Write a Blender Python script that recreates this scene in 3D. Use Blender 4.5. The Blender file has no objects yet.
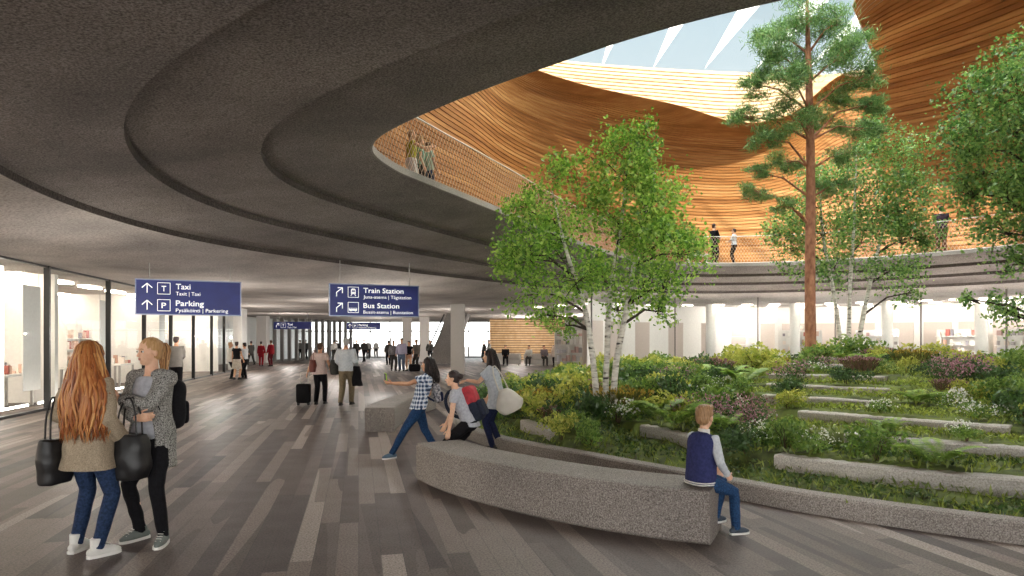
import bpy, bmesh, math, random
import numpy as np
from mathutils import Vector, Matrix
random.seed(7)
RNG = np.random.default_rng(11)
PI = math.pi
scene = bpy.context.scene
COL = scene.collection

# ------------------------------------------------------------------ helpers
def V(*a):
    return Vector(a[0]) if len(a) == 1 else Vector(a)

def lin(c):
    if isinstance(c, str):
        c = c.lstrip('#'); c = [int(c[i:i+2], 16)/255 for i in (0, 2, 4)]
    return tuple((x/12.92 if x <= .04045 else ((x+.055)/1.055)**2.4) for x in c[:3]) + (1.0,)

def tag(o, label=None, cat=None, group=None, kind=None):
    if label: o['label'] = label
    if cat: o['category'] = cat
    if group: o['group'] = group
    if kind: o['kind'] = kind
    return o

def empty(name, loc=(0, 0, 0), rz=0.0, label=None, cat=None, group=None):
    o = bpy.data.objects.new(name, None); COL.objects.link(o)
    o.location = loc; o.rotation_euler = (0, 0, rz); o.empty_display_size = .1
    return tag(o, label, cat, group)

def link_mesh(name, me, mat=None, parent=None):
    o = bpy.data.objects.new(name, me); COL.objects.link(o)
    if mat is not None:
        if len(me.materials): me.materials.clear()
        for m in (mat if isinstance(mat, (list, tuple)) else [mat]): me.materials.append(m)
    if parent is not None: o.parent = parent
    return o

def copy_tree(o, parent=None):
    c = o.copy(); COL.objects.link(c)
    if parent is not None: c.parent = parent
    for ch in list(o.children): copy_tree(ch, c)
    return c

def frame_from(d, hint=None):
    d = V(d).normalized()
    h = V(hint) if hint is not None else (V(0, 0, 1) if abs(d.z) < .9 else V(0, 1, 0))
    a = h.cross(d)
    if a.length < 1e-5: a = V(1, 0, 0).cross(d)
    a.normalize(); b = d.cross(a).normalized()
    return a, b

class MB:
    def __init__(s): s.v = []; s.f = []; s.m = []; s.cur = 0
    def add(s, vs, fs):
        n = len(s.v); s.v.extend([tuple(p) for p in vs])
        for f in fs: s.f.append(tuple(i+n for i in f)); s.m.append(s.cur)
        return s
    def box(s, c, size, rz=0.0, rot=None):
        hx, hy, hz = size[0]/2, size[1]/2, size[2]/2
        M = rot if rot is not None else Matrix.Rotation(rz, 3, 'Z')
        vs = [V(c) + M @ V(x, y, z) for x in (-hx, hx) for y in (-hy, hy) for z in (-hz, hz)]
        return s.add(vs, [(0,1,3,2),(4,6,7,5),(0,4,5,1),(2,3,7,6),(0,2,6,4),(1,5,7,3)])
    def bevbox(s, c, size, r=.02, rz=0.0, n=2):
        bm = bmesh.new(); bmesh.ops.create_cube(bm, size=1.0)
        for v in bm.verts: v.co = V(v.co.x*size[0], v.co.y*size[1], v.co.z*size[2])
        bmesh.ops.bevel(bm, geom=bm.edges[:], offset=r, segments=n, affect='EDGES', profile=.5)
        M = Matrix.Rotation(rz, 3, 'Z'); bm.verts.index_update()
        s.add([V(c) + M @ v.co for v in bm.verts], [[v.index for v in f.verts] for f in bm.faces]); bm.free()
        return s
    def loft(s, rings, caps=True, closed=True):
        n = len(rings[0]); base = len(s.v); vs = [p for r in rings for p in r]; fs = []
        for i in range(len(rings)-1):
            for j in range(n if closed else n-1):
                k = (j+1) % n
                fs.append((i*n+j, i*n+k, (i+1)*n+k, (i+1)*n+j))
        if caps and closed:
            fs.append(tuple(range(n-1, -1, -1))); fs.append(tuple((len(rings)-1)*n+j for j in range(n)))
        return s.add(vs, fs)
    def tube(s, pts, rad, seg=8, hint=None, flat=1.0, caps=True, round_ends=False):
        pts = [V(p) for p in pts]
        if not isinstance(rad, (list, tuple)): rad = [rad]*len(pts)
        pts2, rad2 = pts, list(rad)
        if round_ends:
            d0 = (pts[0]-pts[1]).normalized(); d1 = (pts[-1]-pts[-2]).normalized()
            pts2 = [pts[0]+d0*rad[0]*.95, pts[0]+d0*rad[0]*.6] + pts + [pts[-1]+d1*rad[-1]*.6, pts[-1]+d1*rad[-1]*.95]
            rad2 = [rad[0]*.3, rad[0]*.8] + list(rad) + [rad[-1]*.8, rad[-1]*.3]
        rings = []; a_prev = None
        for i, p in enumerate(pts2):
            d = (pts2[min(i+1, len(pts2)-1)] - pts2[max(i-1, 0)])
            if d.length < 1e-7: d = V(0, 0, 1)
            d.normalize()
            if a_prev is None: a, b = frame_from(d, hint)
            else:
                a = a_prev - d*a_prev.dot(d)
                if a.length < 1e-5: a, b = frame_from(d, hint)
                a.normalize(); b = d.cross(a)
            a_prev = a; r = rad2[i]
            rings.append([p + a*(math.cos(t)*r) + b*(math.sin(t)*r*flat) for t in [2*PI*k/seg for k in range(seg)]])
        return s.loft(rings, caps)
    def ell(s, c, r, M=None, u=14, w=9):
        c = V(c); M = M or Matrix.Identity(3); vs = [c + M @ V(0, 0, -r[2])]; fs = []
        for i in range(1, w):
            ph = -PI/2 + PI*i/w
            for j in range(u):
                th = 2*PI*j/u
                vs.append(c + M @ V(r[0]*math.cos(ph)*math.cos(th), r[1]*math.cos(ph)*math.sin(th), r[2]*math.sin(ph)))
        vs.append(c + M @ V(0, 0, r[2])); L = len(vs)-1
        for j in range(u): fs.append((0, 1+(j+1) % u, 1+j))
        for i in range(w-2):
            for j in range(u):
                a = 1+i*u+j; b = 1+i*u+(j+1) % u
                fs.append((a, b, b+u, a+u))
        for j in range(u): fs.append((L, 1+(w-2)*u+j, 1+(w-2)*u+(j+1) % u))
        return s.add(vs, fs)
    def lathe(s, prof, seg=16, c=(0, 0, 0)):
        rings = [[V(c)+V(r*math.cos(2*PI*k/seg), r*math.sin(2*PI*k/seg), z) for k in range(seg)] for r, z in prof]
        return s.loft(rings, True)
    def mesh(s, name, smooth=True):
        me = bpy.data.meshes.new(name); me.from_pydata(s.v, [], s.f)
        if any(s.m): me.polygons.foreach_set('material_index', s.m)
        if smooth: me.polygons.foreach_set('use_smooth', [True]*len(me.polygons))
        me.validate(); me.update()
        return me
    def build(s, name, mat=None, parent=None, smooth=False):
        return link_mesh(name, s.mesh(name, smooth), mat, parent)
    def voxel(s, name, size, mat=None, parent=None, it=4, fac=.5, disp=None):
        me = s.mesh(name+'_src'); o = bpy.data.objects.new('tmp', me); COL.objects.link(o)
        m = o.modifiers.new('r', 'REMESH'); m.mode = 'VOXEL'; m.voxel_size = size; m.use_smooth_shade = True
        if it:
            q = o.modifiers.new('s', 'SMOOTH'); q.iterations = it; q.factor = fac
        dg = bpy.context.evaluated_depsgraph_get()
        out = bpy.data.meshes.new_from_object(o.evaluated_get(dg), depsgraph=dg); out.name = name
        bpy.data.objects.remove(o); bpy.data.meshes.remove(me)
        if disp: 
            n = len(out.vertices); co = np.empty(n*3); no = np.empty(n*3)
            out.vertices.foreach_get('co', co); out.vertices.foreach_get('normal', no)
            co = co.reshape(-1, 3); no = no.reshape(-1, 3)
            co = co + no*disp(co)[:, None]; out.vertices.foreach_set('co', co.ravel()); out.update()
        out.polygons.foreach_set('use_smooth', [True]*len(out.polygons))
        return link_mesh(name, out, mat, parent)

def quads_mesh(name, P, A, B, smooth=False):
    """many leaf quads: centres P, half axes A (length) and B (width); diamond shaped"""
    n = len(P); co = np.empty((n, 4, 3)); co[:, 0] = P-A; co[:, 1] = P+B-A*.1; co[:, 2] = P+A; co[:, 3] = P-B-A*.1
    me = bpy.data.meshes.new(name); me.vertices.add(n*4); me.vertices.foreach_set('co', co.ravel())
    me.loops.add(n*4); me.loops.foreach_set('vertex_index', np.arange(n*4))
    me.polygons.add(n); me.polygons.foreach_set('loop_start', np.arange(0, n*4, 4)); me.polygons.foreach_set('loop_total', np.full(n, 4))
    me.update(); me.validate()
    return me

# ------------------------------------------------------------------ materials
_M = {}
class NT:
    def __init__(s, name):
        s.m = bpy.data.materials.new(name); s.m.use_nodes = True; s.t = s.m.node_tree
        s.b = s.t.nodes['Principled BSDF']; s.out = s.t.nodes['Material Output']
    def n(s, k, **kw):
        x = s.t.nodes.new(k)
        for a, b in kw.items(): setattr(x, a, b)
        return x
    def l(s, a, b): s.t.links.new(a, b)
    def math(s, op, a, b=None, clamp=False):
        x = s.n('ShaderNodeMath', operation=op, use_clamp=clamp)
        for i, q in enumerate((a, b)):
            if q is None: continue
            if isinstance(q, (int, float)): x.inputs[i].default_value = q
            else: s.l(q, x.inputs[i])
        return x.outputs[0]
    def ramp(s, fac, stops, interp='LINEAR'):
        r = s.n('ShaderNodeValToRGB'); r.color_ramp.interpolation = interp
        e = r.color_ramp.elements
        while len(e) < len(stops): e.new(.5)
        for i, (p, c) in enumerate(stops): e[i].position = p; e[i].color = lin(c)
        s.l(fac, r.inputs[0]); return r.outputs[0]
    def coord(s, kind='Object'):
        return s.n('ShaderNodeTexCoord').outputs[kind]
    def noise(s, vec, scale, detail=4, rough=.55):
        x = s.n('ShaderNodeTexNoise'); x.inputs['Scale'].default_value = scale; x.inputs['Detail'].default_value = detail
        x.inputs['Roughness'].default_value = rough
        if vec is not None: s.l(vec, x.inputs['Vector'])
        return x.outputs['Fac']
    def bump(s, h, strength=.3, dist=.01):
        x = s.n('ShaderNodeBump'); x.inputs['Strength'].default_value = strength; x.inputs['Distance'].default_value = dist
        s.l(h, x.inputs['Height']); s.l(x.outputs[0], s.b.inputs['Normal'])
    def mapping(s, vec, scale=(1, 1, 1), rot=(0, 0, 0)):
        x = s.n('ShaderNodeMapping'); x.inputs['Scale'].default_value = scale; x.inputs['Rotation'].default_value = rot
        s.l(vec, x.inputs['Vector']); return x.outputs[0]

def mat(name, c1, c2=None, rough=.7, scale=12, metal=0.0, bump=0.0, stretch=(1, 1, 1), spec=.5, coord='Object', detail=4, sub=0):
    if name in _M: return _M[name]
    t = NT(name); t.b.inputs['Roughness'].default_value = rough; t.b.inputs['Metallic'].default_value = metal
    t.b.inputs['Specular IOR Level'].default_value = spec
    if c2 is None:
        c = lin(c1)[:3]; c2v = tuple(x*.82 for x in c)
        r = t.n('ShaderNodeMix', data_type='RGBA')
        r.inputs['A'].default_value = c2v + (1,); r.inputs['B'].default_value = c + (1,)
        f = t.noise(t.mapping(t.coord(coord), stretch), scale, detail); t.l(f, r.inputs['Factor']); t.l(r.outputs['Result'], t.b.inputs['Base Color'])
    else:
        f = t.noise(t.mapping(t.coord(coord), stretch), scale, detail)
        t.l(t.ramp(f, [(.35, c2), (.65, c1)]), t.b.inputs['Base Color'])
    if bump: t.bump(f, bump)
    if sub:
        t.b.inputs['Subsurface Weight'].default_value = sub; t.b.inputs['Subsurface Radius'].default_value = (.02, .008, .004)
    _M[name] = t.m; return t.m

def emit(name, c, strength):
    if name in _M: return _M[name]
    t = NT(name); t.b.inputs['Base Color'].default_value = lin(c); t.b.inputs['Emission Color'].default_value = lin(c)
    t.b.inputs['Emission Strength'].default_value = strength; _M[name] = t.m; return t.m

def leaf_mat(name, cols, trans=.45, var_scale=.9):
    if name in _M: return _M[name]
    t = NT(name); t.t.nodes.remove(t.b)
    g = t.n('ShaderNodeNewGeometry'); ri = g.outputs['Random Per Island']
    nz = t.noise(t.coord('Object'), var_scale, 2)
    f = t.math('ADD', t.math('MULTIPLY', ri, .6), t.math('MULTIPLY', nz, .4))
    c = t.ramp(f, [(i/(len(cols)-1)*.7+.15, q) for i, q in enumerate(cols)])
    d = t.n('ShaderNodeBsdfDiffuse'); tr = t.n('ShaderNodeBsdfTranslucent'); gl = t.n('ShaderNodeBsdfGlossy')
    gl.inputs['Roughness'].default_value = .45
    for x in (d, tr): t.l(c, x.inputs['Color'])
    m1 = t.n('ShaderNodeMixShader'); m1.inputs[0].default_value = trans; t.l(d.outputs[0], m1.inputs[1]); t.l(tr.outputs[0], m1.inputs[2])
    m2 = t.n('ShaderNodeMixShader'); m2.inputs[0].default_value = .06; t.l(m1.outputs[0], m2.inputs[1]); t.l(gl.outputs[0], m2.inputs[2])
    t.l(m2.outputs[0], t.out.inputs['Surface']); _M[name] = t.m; return t.m

def glass_mat(name='clear_glass', tint='f4f8f8', refl=.9, base=.06):
    if name in _M: return _M[name]
    t = NT(name); t.t.nodes.remove(t.b)
    tr = t.n('ShaderNodeBsdfTransparent'); tr.inputs['Color'].default_value = lin(tint)
    gl = t.n('ShaderNodeBsdfGlossy'); gl.inputs['Roughness'].default_value = .02
    fr = t.n('ShaderNodeFresnel'); fr.inputs['IOR'].default_value = 1.5
    # fresnel on a single sheet: the back side would report total reflection, so use layer weight facing instead
    lw = t.n('ShaderNodeLayerWeight'); lw.inputs['Blend'].default_value = .5
    f = t.math('ADD', t.math('MULTIPLY', t.math('POWER', lw.outputs['Facing'], 4.0), refl), base, True)
    t.t.nodes.remove(fr)
    mx = t.n('ShaderNodeMixShader'); t.l(f, mx.inputs[0]); t.l(tr.outputs[0], mx.inputs[1]); t.l(gl.outputs[0], mx.inputs[2])
    t.l(mx.outputs[0], t.out.inputs['Surface']); _M[name] = t.m; return t.m

# speckled terrazzo / exposed aggregate concrete
def concrete(name, base, dark, light, fine=70, rough=.8, bump=.15):
    if name in _M: return _M[name]
    t = NT(name); P = t.coord('Object')
    a = t.noise(P, fine, 2, .7); b = t.noise(P, .5, 3)
    c1 = t.ramp(a, [(.34, dark), (.5, base), (.66, light)])
    c2 = t.ramp(b, [(.3, 'c4c4c4'), (.7, 'ffffff')])
    mx = t.n('ShaderNodeMix', data_type='RGBA', blend_type='MULTIPLY'); mx.inputs['Factor'].default_value = 1
    t.l(c1, mx.inputs['A']); t.l(c2, mx.inputs['B']); t.l(mx.outputs['Result'], t.b.inputs['Base Color'])
    t.b.inputs['Roughness'].default_value = rough; t.b.inputs['Specular IOR Level'].default_value = .3
    if bump: t.bump(a, bump, .004)
    _M[name] = t.m; return t.m

# ------------------------------------------------------------------ curves in plan
def closed_spline(ctrl, n):
    C = np.array(ctrl, float); k = len(C); out = []
    for i in range(k):
        p0, p1, p2, p3 = C[i-1], C[i], C[(i+1) % k], C[(i+2) % k]
        for t in np.linspace(0, 1, 40, endpoint=False):
            out.append(.5*((2*p1)+(-p0+p2)*t+(2*p0-5*p1+4*p2-p3)*t*t+(-p0+3*p1-3*p2+p3)*t**3))
    out = np.array(out)
    d = np.r_[0, np.cumsum(np.linalg.norm(np.diff(np.vstack([out, out[:1]]), axis=0), axis=1))]
    s = np.linspace(0, d[-1], n, endpoint=False); o2 = np.vstack([out, out[:1]])
    return np.c_[np.interp(s, d, o2[:, 0]), np.interp(s, d, o2[:, 1])]

def closed_spline_z(ctrl, n):
    C = np.array(ctrl, float); k = len(C); out = []
    for i in range(k):
        p0, p1, p2, p3 = C[i-1], C[i], C[(i+1) % k], C[(i+2) % k]
        for t in np.linspace(0, 1, 40, endpoint=False):
            out.append(.5*((2*p1)+(-p0+p2)*t+(2*p0-5*p1+4*p2-p3)*t*t+(-p0+3*p1-3*p2+p3)*t**3))
    return np.array(out)

def open_spline(ctrl, n):
    C = np.array(ctrl, float); C = np.vstack([2*C[0]-C[1], C, 2*C[-1]-C[-2]]); out = []
    for i in range(1, len(C)-2):
        p0, p1, p2, p3 = C[i-1], C[i], C[i+1], C[i+2]
        for t in np.linspace(0, 1, 24, endpoint=False):
            out.append(.5*((2*p1)+(-p0+p2)*t+(2*p0-5*p1+4*p2-p3)*t*t+(-p0+3*p1-3*p2+p3)*t**3))
    out.append(C[-2]); out = np.array(out)
    d = np.r_[0, np.cumsum(np.linalg.norm(np.diff(out, axis=0), axis=1))]
    s = np.linspace(0, d[-1], n)
    return np.stack([np.interp(s, d, out[:, i]) for i in range(out.shape[1])], 1)

def normals_out(C):
    T = np.roll(C, -3, 0)-np.roll(C, 3, 0); N = np.c_[T[:, 1], -T[:, 0]]; N /= np.linalg.norm(N, axis=1)[:, None]
    for _ in range(6): N = (np.roll(N, 1, 0)+N*2+np.roll(N, -1, 0))/4
    N /= np.linalg.norm(N, axis=1)[:, None]
    c = C.mean(0)
    if np.sum((C-c)*N) < 0: N = -N
    return N
# ------------------------------------------------------------------ camera, world, sun
cam_d = bpy.data.cameras.new('camera'); cam = bpy.data.objects.new('camera', cam_d); COL.objects.link(cam)
cam_d.lens = 24; cam_d.sensor_width = 36; cam_d.shift_y = .0508; cam_d.clip_end = 400
cam.location = (0, 0, 1.7); cam.rotation_euler = (PI/2, 0, 0); scene.camera = cam

w = bpy.data.worlds.new('sky'); scene.world = w; w.use_nodes = True
nt = w.node_tree; bg = nt.nodes['Background']
geo = nt.nodes.new('ShaderNodeTexCoord'); sep = nt.nodes.new('ShaderNodeSeparateXYZ'); rp = nt.nodes.new('ShaderNodeValToRGB')
nt.links.new(geo.outputs['Generated'], sep.inputs[0]); nt.links.new(sep.outputs['Z'], rp.inputs[0]); nt.links.new(rp.outputs[0], bg.inputs[0])
e = rp.color_ramp.elements
e[0].position = 0.0; e[0].color = (1, .985, .96, 1)
e[1].position = .66; e[1].color = (1.3, 1.3, 1.27, 1)
e.new(.24).color = (.9, .9, .89, 1); e.new(.345).color = (.098, .115, .124, 1); e.new(.47).color = (.088, .112, .126, 1)
bg.inputs[1].default_value = 4.6
sun_d = bpy.data.lights.new('sun', 'SUN'); sun = bpy.data.objects.new('sun', sun_d); COL.objects.link(sun)
sun_d.energy = 6.0; sun_d.angle = .02; sun_d.color = (1, .97, .92)
sun.rotation_euler = V(.36, .75, -.30).to_track_quat('-Z', 'Y').to_euler(); sun.location = (5, 10, 20)
scene.view_settings.view_transform = 'Standard'
scene.view_settings.look = 'None'
scene.view_settings.exposure = 0.55
scene.cycles.use_denoising = True
scene.cycles.max_bounces = 8; scene.cycles.transparent_max_bounces = 24
scene.cycles.diffuse_bounces = 4

# ------------------------------------------------------------------ floor: long granite planks
def floor_material():
    t = NT('granite_planks'); P = t.coord('Object')
    P2 = t.mapping(P, rot=(0, 0, -math.atan(.225)))
    sp = t.n('ShaderNodeSeparateXYZ'); t.l(P2, sp.inputs[0]); u, v = sp.outputs[0], sp.outputs[1]
    W = .172
    ru = t.math('DIVIDE', u, W); row = t.math('FLOOR', ru)
    wn = t.n('ShaderNodeTexWhiteNoise', noise_dimensions='1D'); t.l(row, wn.inputs['W']); r1 = wn.outputs['Value']
    L = t.math('ADD', t.math('MULTIPLY', r1, 2.2), 1.9)
    cv = t.math('ADD', t.math('DIVIDE', v, L), t.math('MULTIPLY', r1, 37.3)); cell = t.math('FLOOR', cv)
    cb = t.n('ShaderNodeCombineXYZ'); t.l(row, cb.inputs[0]); t.l(cell, cb.inputs[1])
    w2 = t.n('ShaderNodeTexWhiteNoise', noise_dimensions='3D'); t.l(cb.outputs[0], w2.inputs['Vector'])
    # neighbouring rows often share a tone: mix own value with a slow noise over rows
    slow = t.noise(t.mapping(P2, (1.6, .09, 1)), 1.0, 1)
    val = t.math('ADD', t.math('MULTIPLY', w2.outputs['Value'], .62), t.math('MULTIPLY', slow, .42))
    tone = t.ramp(val, [(0, '43393a'), (.24, '574b48'), (.36, '72655f'), (.50, '635650'), (.62, '877a72'), (.80, 'ab9e95')], 'CONSTANT')
    speck = t.ramp(t.noise(P, 60, 2, .8), [(.36, '6c6460'), (.5, 'd8d2ce'), (.62, 'ffffff')])
    fr = t.math('FRACT', ru); j1 = t.math('LESS_THAN', fr, .035)
    fc = t.math('MULTIPLY', t.math('FRACT', cv), L); j2 = t.math('LESS_THAN', fc, .008)
    jn = t.math('MULTIPLY', t.math('MAXIMUM', j1, j2), .45)
    mx = t.n('ShaderNodeMix', data_type='RGBA', blend_type='MULTIPLY'); mx.inputs['Factor'].default_value = .75
    t.l(tone, mx.inputs['A']); t.l(speck, mx.inputs['B'])
    m2 = t.n('ShaderNodeMix', data_type='RGBA'); t.l(jn, m2.inputs['Factor']); t.l(mx.outputs['Result'], m2.inputs['A']); m2.inputs['B'].default_value = lin('2c2725')
    t.l(m2.outputs['Result'], t.b.inputs['Base Color'])
    t.l(t.math('ADD', t.math('MULTIPLY', t.noise(P, 3, 3), .2), .42), t.b.inputs['Roughness'])
    t.b.inputs['Specular IOR Level'].default_value = .42
    return t.m
fl = MB(); fl.add([(-120, -14, 0), (120, -14, 0), (120, 160, 0), (-120, 160, 0)], [(0, 1, 2, 3)])
tag(fl.build('floor', floor_material()), 'grey granite plank floor of the concourse', 'floor', kind='structure')

# ------------------------------------------------------------------ the oculus: rim curve in plan
RIM = closed_spline([(2.3,6.2),(.2,7.8),(-1.6,9.7),(-2.24,10.9),(-2.12,12.2),(-1.6,13.5),(-.17,16.7),(2.2,22),(5,26.5),(8.4,28.3),
                     (13.2,26.8),(17,22.6),(19.2,17),(18,10),(12.5,5.3),(6.5,4.3)], 360)
NRM = normals_out(RIM); CEN = np.array([8.0, 17.0])
def off(o):
    o = np.asarray(o); 
    return RIM + NRM*(o if o.ndim == 0 else o[:, None])
# steps are a little tighter on the far right side
ang = np.arctan2(RIM[:, 1]-CEN[1], RIM[:, 0]-CEN[0])
TIGHT = 1 - .16*np.clip(np.cos(ang-.9), 0, 1) + .34*np.clip(np.cos(ang+2.75), 0, 1)**2
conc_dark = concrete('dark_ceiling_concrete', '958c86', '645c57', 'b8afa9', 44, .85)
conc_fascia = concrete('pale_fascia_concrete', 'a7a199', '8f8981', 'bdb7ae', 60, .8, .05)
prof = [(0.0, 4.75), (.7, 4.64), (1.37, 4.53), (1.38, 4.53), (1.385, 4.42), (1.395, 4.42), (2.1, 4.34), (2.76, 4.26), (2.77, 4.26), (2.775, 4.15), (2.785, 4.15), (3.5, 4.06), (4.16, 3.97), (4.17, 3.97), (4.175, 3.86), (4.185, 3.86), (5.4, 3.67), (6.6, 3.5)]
so = MB()
rings = []
def soft(o):
    C = off(o*TIGHT)
    for _ in range(int(o*26)): C = (np.roll(C, 1, 0)+2*C+np.roll(C, -1, 0))/4
    return C
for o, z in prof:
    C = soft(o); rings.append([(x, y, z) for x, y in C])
outer = []
for x, y in soft(6.6):
    d = np.array([x, y])-CEN; d /= np.linalg.norm(d); k = 130.0
    if d[1] < 0: k = min(k, (CEN[1]+10)/-d[1])
    elif d[1] > 0: k = min(k, (69-CEN[1])/d[1])
    q = CEN+d*k; outer.append((max(-110, min(110, q[0])), q[1], 3.5))
rings.append(outer)
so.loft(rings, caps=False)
nr = len(RIM); so.m = [1 if i//nr >= len(prof)-3 else (2 if i//nr in (3, 8, 13) else 0) for i in range(len(so.m))]  # riser faces take a darker concrete with their shade painted in
# upper face of the slab so no light leaks through the ceiling
o2 = [(x, y, 4.86) for x, y in off(.0)]; o3 = [(x, y, 4.86) for x, y in np.array(outer)[:, :2]]
ceil = so.build('ceiling', [conc_dark, concrete('lit_ceiling_concrete', 'c9c1ba', 'a8a099', 'ddd6cf', 26, .85), concrete('shaded_riser_concrete', '665e59', '4e4743', '7a726c', 26, .9)], smooth=True)  # same concrete lightened on the outer soffit to paint in the light there
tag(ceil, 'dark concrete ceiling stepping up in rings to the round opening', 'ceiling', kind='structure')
ee = ceil.modifiers.new('e', 'EDGE_SPLIT'); ee.split_angle = math.radians(50)
fa = MB()
fa.loft([[(x, y, z) for x, y in off(o)] for o, z in ((0.02, 4.745), (-.012, 4.755), (-.012, 4.88), (.25, 4.88))], caps=False)
tag(fa.build('trim_1', conc_fascia, smooth=False), 'pale concrete edge of the round opening', 'trim', kind='structure')
up = MB(); up.loft([[(x, y, 4.86) for x, y in off(.2)], o3], caps=False)
tag(up.build('upper_floor', concrete('upper_floor_concrete', 'b3aca3', '9a938b', 'c9c2b9', 30)), 'pale upper floor around the opening', 'floor', kind='structure')

# ------------------------------------------------------------------ timber shell with the skylight
def wood_mat(name, a, b, c):
    t = NT(name); P = t.coord('Object')
    n1 = t.noise(t.mapping(P, (.12, .12, 5.5)), 1.0, 2, .6); n2 = t.noise(t.mapping(P, (1.2, 1.2, 30)), 1.0, 3)
    f = t.math('ADD', t.math('MULTIPLY', n1, .7), t.math('MULTIPLY', n2, .3))
    t.l(t.ramp(f, [(.3, a), (.5, b), (.68, c)]), t.b.inputs['Base Color'])
    t.b.inputs['Roughness'].default_value = .55; t.b.inputs['Specular IOR Level'].default_value = .3
    _M[name] = t.m
    return t.m
wood = wood_mat('larch_slats', '774a25', 'a6713e', 'cb9c64'); wood_sunlit = wood_mat('sunlit_larch_slats', 'b3926a', 'cbae86', 'dcc4a0')  # second wood is lightened to paint sunlight onto the drum slats
# lip of the timber shell in plan with its height, and the drum above it that carries the skylight
LIPC = closed_spline_z([(18.8,32.4,14.7),(15.9,29.6,14.7),(13.2,26.4,14.7),(13.2,20,14.7),(14.5,13,14.7),(10,7.5,14.7),(4.5,8.5,14.6),(1.5,15,14.0),(-.6,22,13.2),(-.2,26.3,12.8),(2.5,28.4,12.45),
                        (7.2,30.3,12.15),(10.8,32.2,11.95),(13.6,33.2,12.7),(16.2,33.4,14.7)], 360)
DRUM = closed_spline([(18.8,32.4),(15.9,29.6),(13.2,26.4),(13.2,20),(14.5,13),(10,7.5),(4.5,8.5),(-1.5,14),(-5.5,21),(-5,27),(-1.5,30.4),(2.5,31.8),(8,32.8),(14,33.4),(16.2,33.4)], 360)
NSEG = 300; TH = np.linspace(-PI, PI, NSEG, endpoint=False)
def ring_at(C, c):
    a = np.unwrap(np.arctan2(C[:, 1]-c[1], C[:, 0]-c[0]))
    if a[-1] < a[0]: C = C[::-1]; a = np.unwrap(np.arctan2(C[:, 1]-c[1], C[:, 0]-c[0]))
    a3 = np.r_[a-2*PI, a, a+2*PI]; C3 = np.vstack([C, C, C])
    return np.stack([np.interp(TH, a3, C3[:, k]) for k in range(C.shape[1])], 1)
c0 = np.array([9.0, 21.0])
BASE = ring_at(off(5.0+4.5*np.clip(np.cos(ang-.75), 0, 1)**2), c0); LIP = ring_at(LIPC, c0); TOPR = ring_at(DRUM, c0)
Z0, Z1 = 4.86, 14.75
PW = 2/2.7
ph = np.linspace(0, PI/2, 600); kk = 1-np.clip(np.cos(ph), 0, 1)**PW; zz_ = np.sin(ph)**PW
al = np.r_[0, np.cumsum(np.hypot(np.diff(kk)*6.5, np.diff(zz_)*8.7))]; al /= al[-1]
NL = 64; sh = MB(); rings = []
for i in range(NL):
    for dz, rec in ((0.0, 0), (.80, 0), (.83, .075), (.98, .075)):
        s = (i+dz)/NL; k = float(np.interp(s, al, kk)); zf = float(np.interp(s, al, zz_))
        P = BASE*(1-k)+LIP[:, :2]*k; D = P-c0; D /= np.linalg.norm(D, axis=1)[:, None]
        P = P+D*(rec*(1-s*.6)); Z = Z0+(LIP[:, 2]-Z0)*zf+rec*s*.6
        rings.append([(x, y, z) for (x, y), z in zip(P, Z)])
rings.append([(x, y, z+.02) for x, y, z in LIP])
NU = 15
for i in range(NU):
    for dz, rec in ((0.0, 0), (.72, 0), (.76, .08), (.97, .08)):
        s = (i+dz)/NU; D = TOPR-c0; D /= np.linalg.norm(D, axis=1)[:, None]; P = TOPR+D*rec
        Z = LIP[:, 2]+.03+(Z1-LIP[:, 2]-.03)*s
        rings.append([(x, y, z) for (x, y), z in zip(P, Z)])
sh.loft(rings, caps=False)
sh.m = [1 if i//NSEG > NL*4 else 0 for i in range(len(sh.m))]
tag(sh.build('wall_timber_shell', [wood, wood_sunlit]), 'curved wall of stacked timber slats rising to the skylight', 'wall', kind='structure')
# roof outside the skylight opening
rf = MB()
rf.loft([[(x, y, Z1-.05) for x, y in TOPR], [(c0[0]+60*math.cos(a), c0[1]+60*math.sin(a), Z1+.2) for a in TH]], caps=False)
tag(rf.build('roof', mat('white_roof_lining', 'e6e2da')), 'white roof slab around the skylight', 'roof', kind='structure')
white = mat('white_paint', 'e9e7e2', rough=.5)
sk = empty('skylight', (7, 20, Z1), 0); tag(sk, 'glazed skylight with deep white beams above the garden', 'skylight', kind='structure')
fin_m = NT('white_membrane')
fin_m.b.inputs['Base Color'].default_value = lin('f6f5f1'); fin_m.b.inputs['Roughness'].default_value = .6; fin_m.b.inputs['Transmission Weight'].default_value = 0
tl_ = fin_m.n('ShaderNodeBsdfTranslucent'); tl_.inputs['Color'].default_value = lin('fbfaf6'); mx_ = fin_m.n('ShaderNodeMixShader'); mx_.inputs[0].default_value = .7
fin_m.l(fin_m.b.outputs[0], mx_.inputs[1]); fin_m.l(tl_.outputs[0], mx_.inputs[2]); fin_m.l(mx_.outputs[0], fin_m.out.inputs['Surface'])
for x in np.arange(-3.2, 20, 2.5):
    yf = 13.0-max(0, 3.0-x)*.25
    b = MB(); b.add([(x-7, yf, .05), (x-7+.5, 6, .10), (x-7+.95, 0, .10), (x-7+1.2, -13, .10), (x-7-.25, -13, .9), (x-7-.2, 0, .9), (x-7-.1, 6, .6)], [(0, 1, 6), (1, 2, 5, 6), (2, 3, 4, 5)]); b.build('fin', fin_m.m, sk)
g = MB(); g.add([(-20, -20, 1.3), (20, -20, 1.3), (20, 24, 1.3), (-20, 24, 1.3)], [(0, 1, 2, 3)]); g.build('pane', glass_mat(base=.0, refl=.2), sk)

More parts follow.
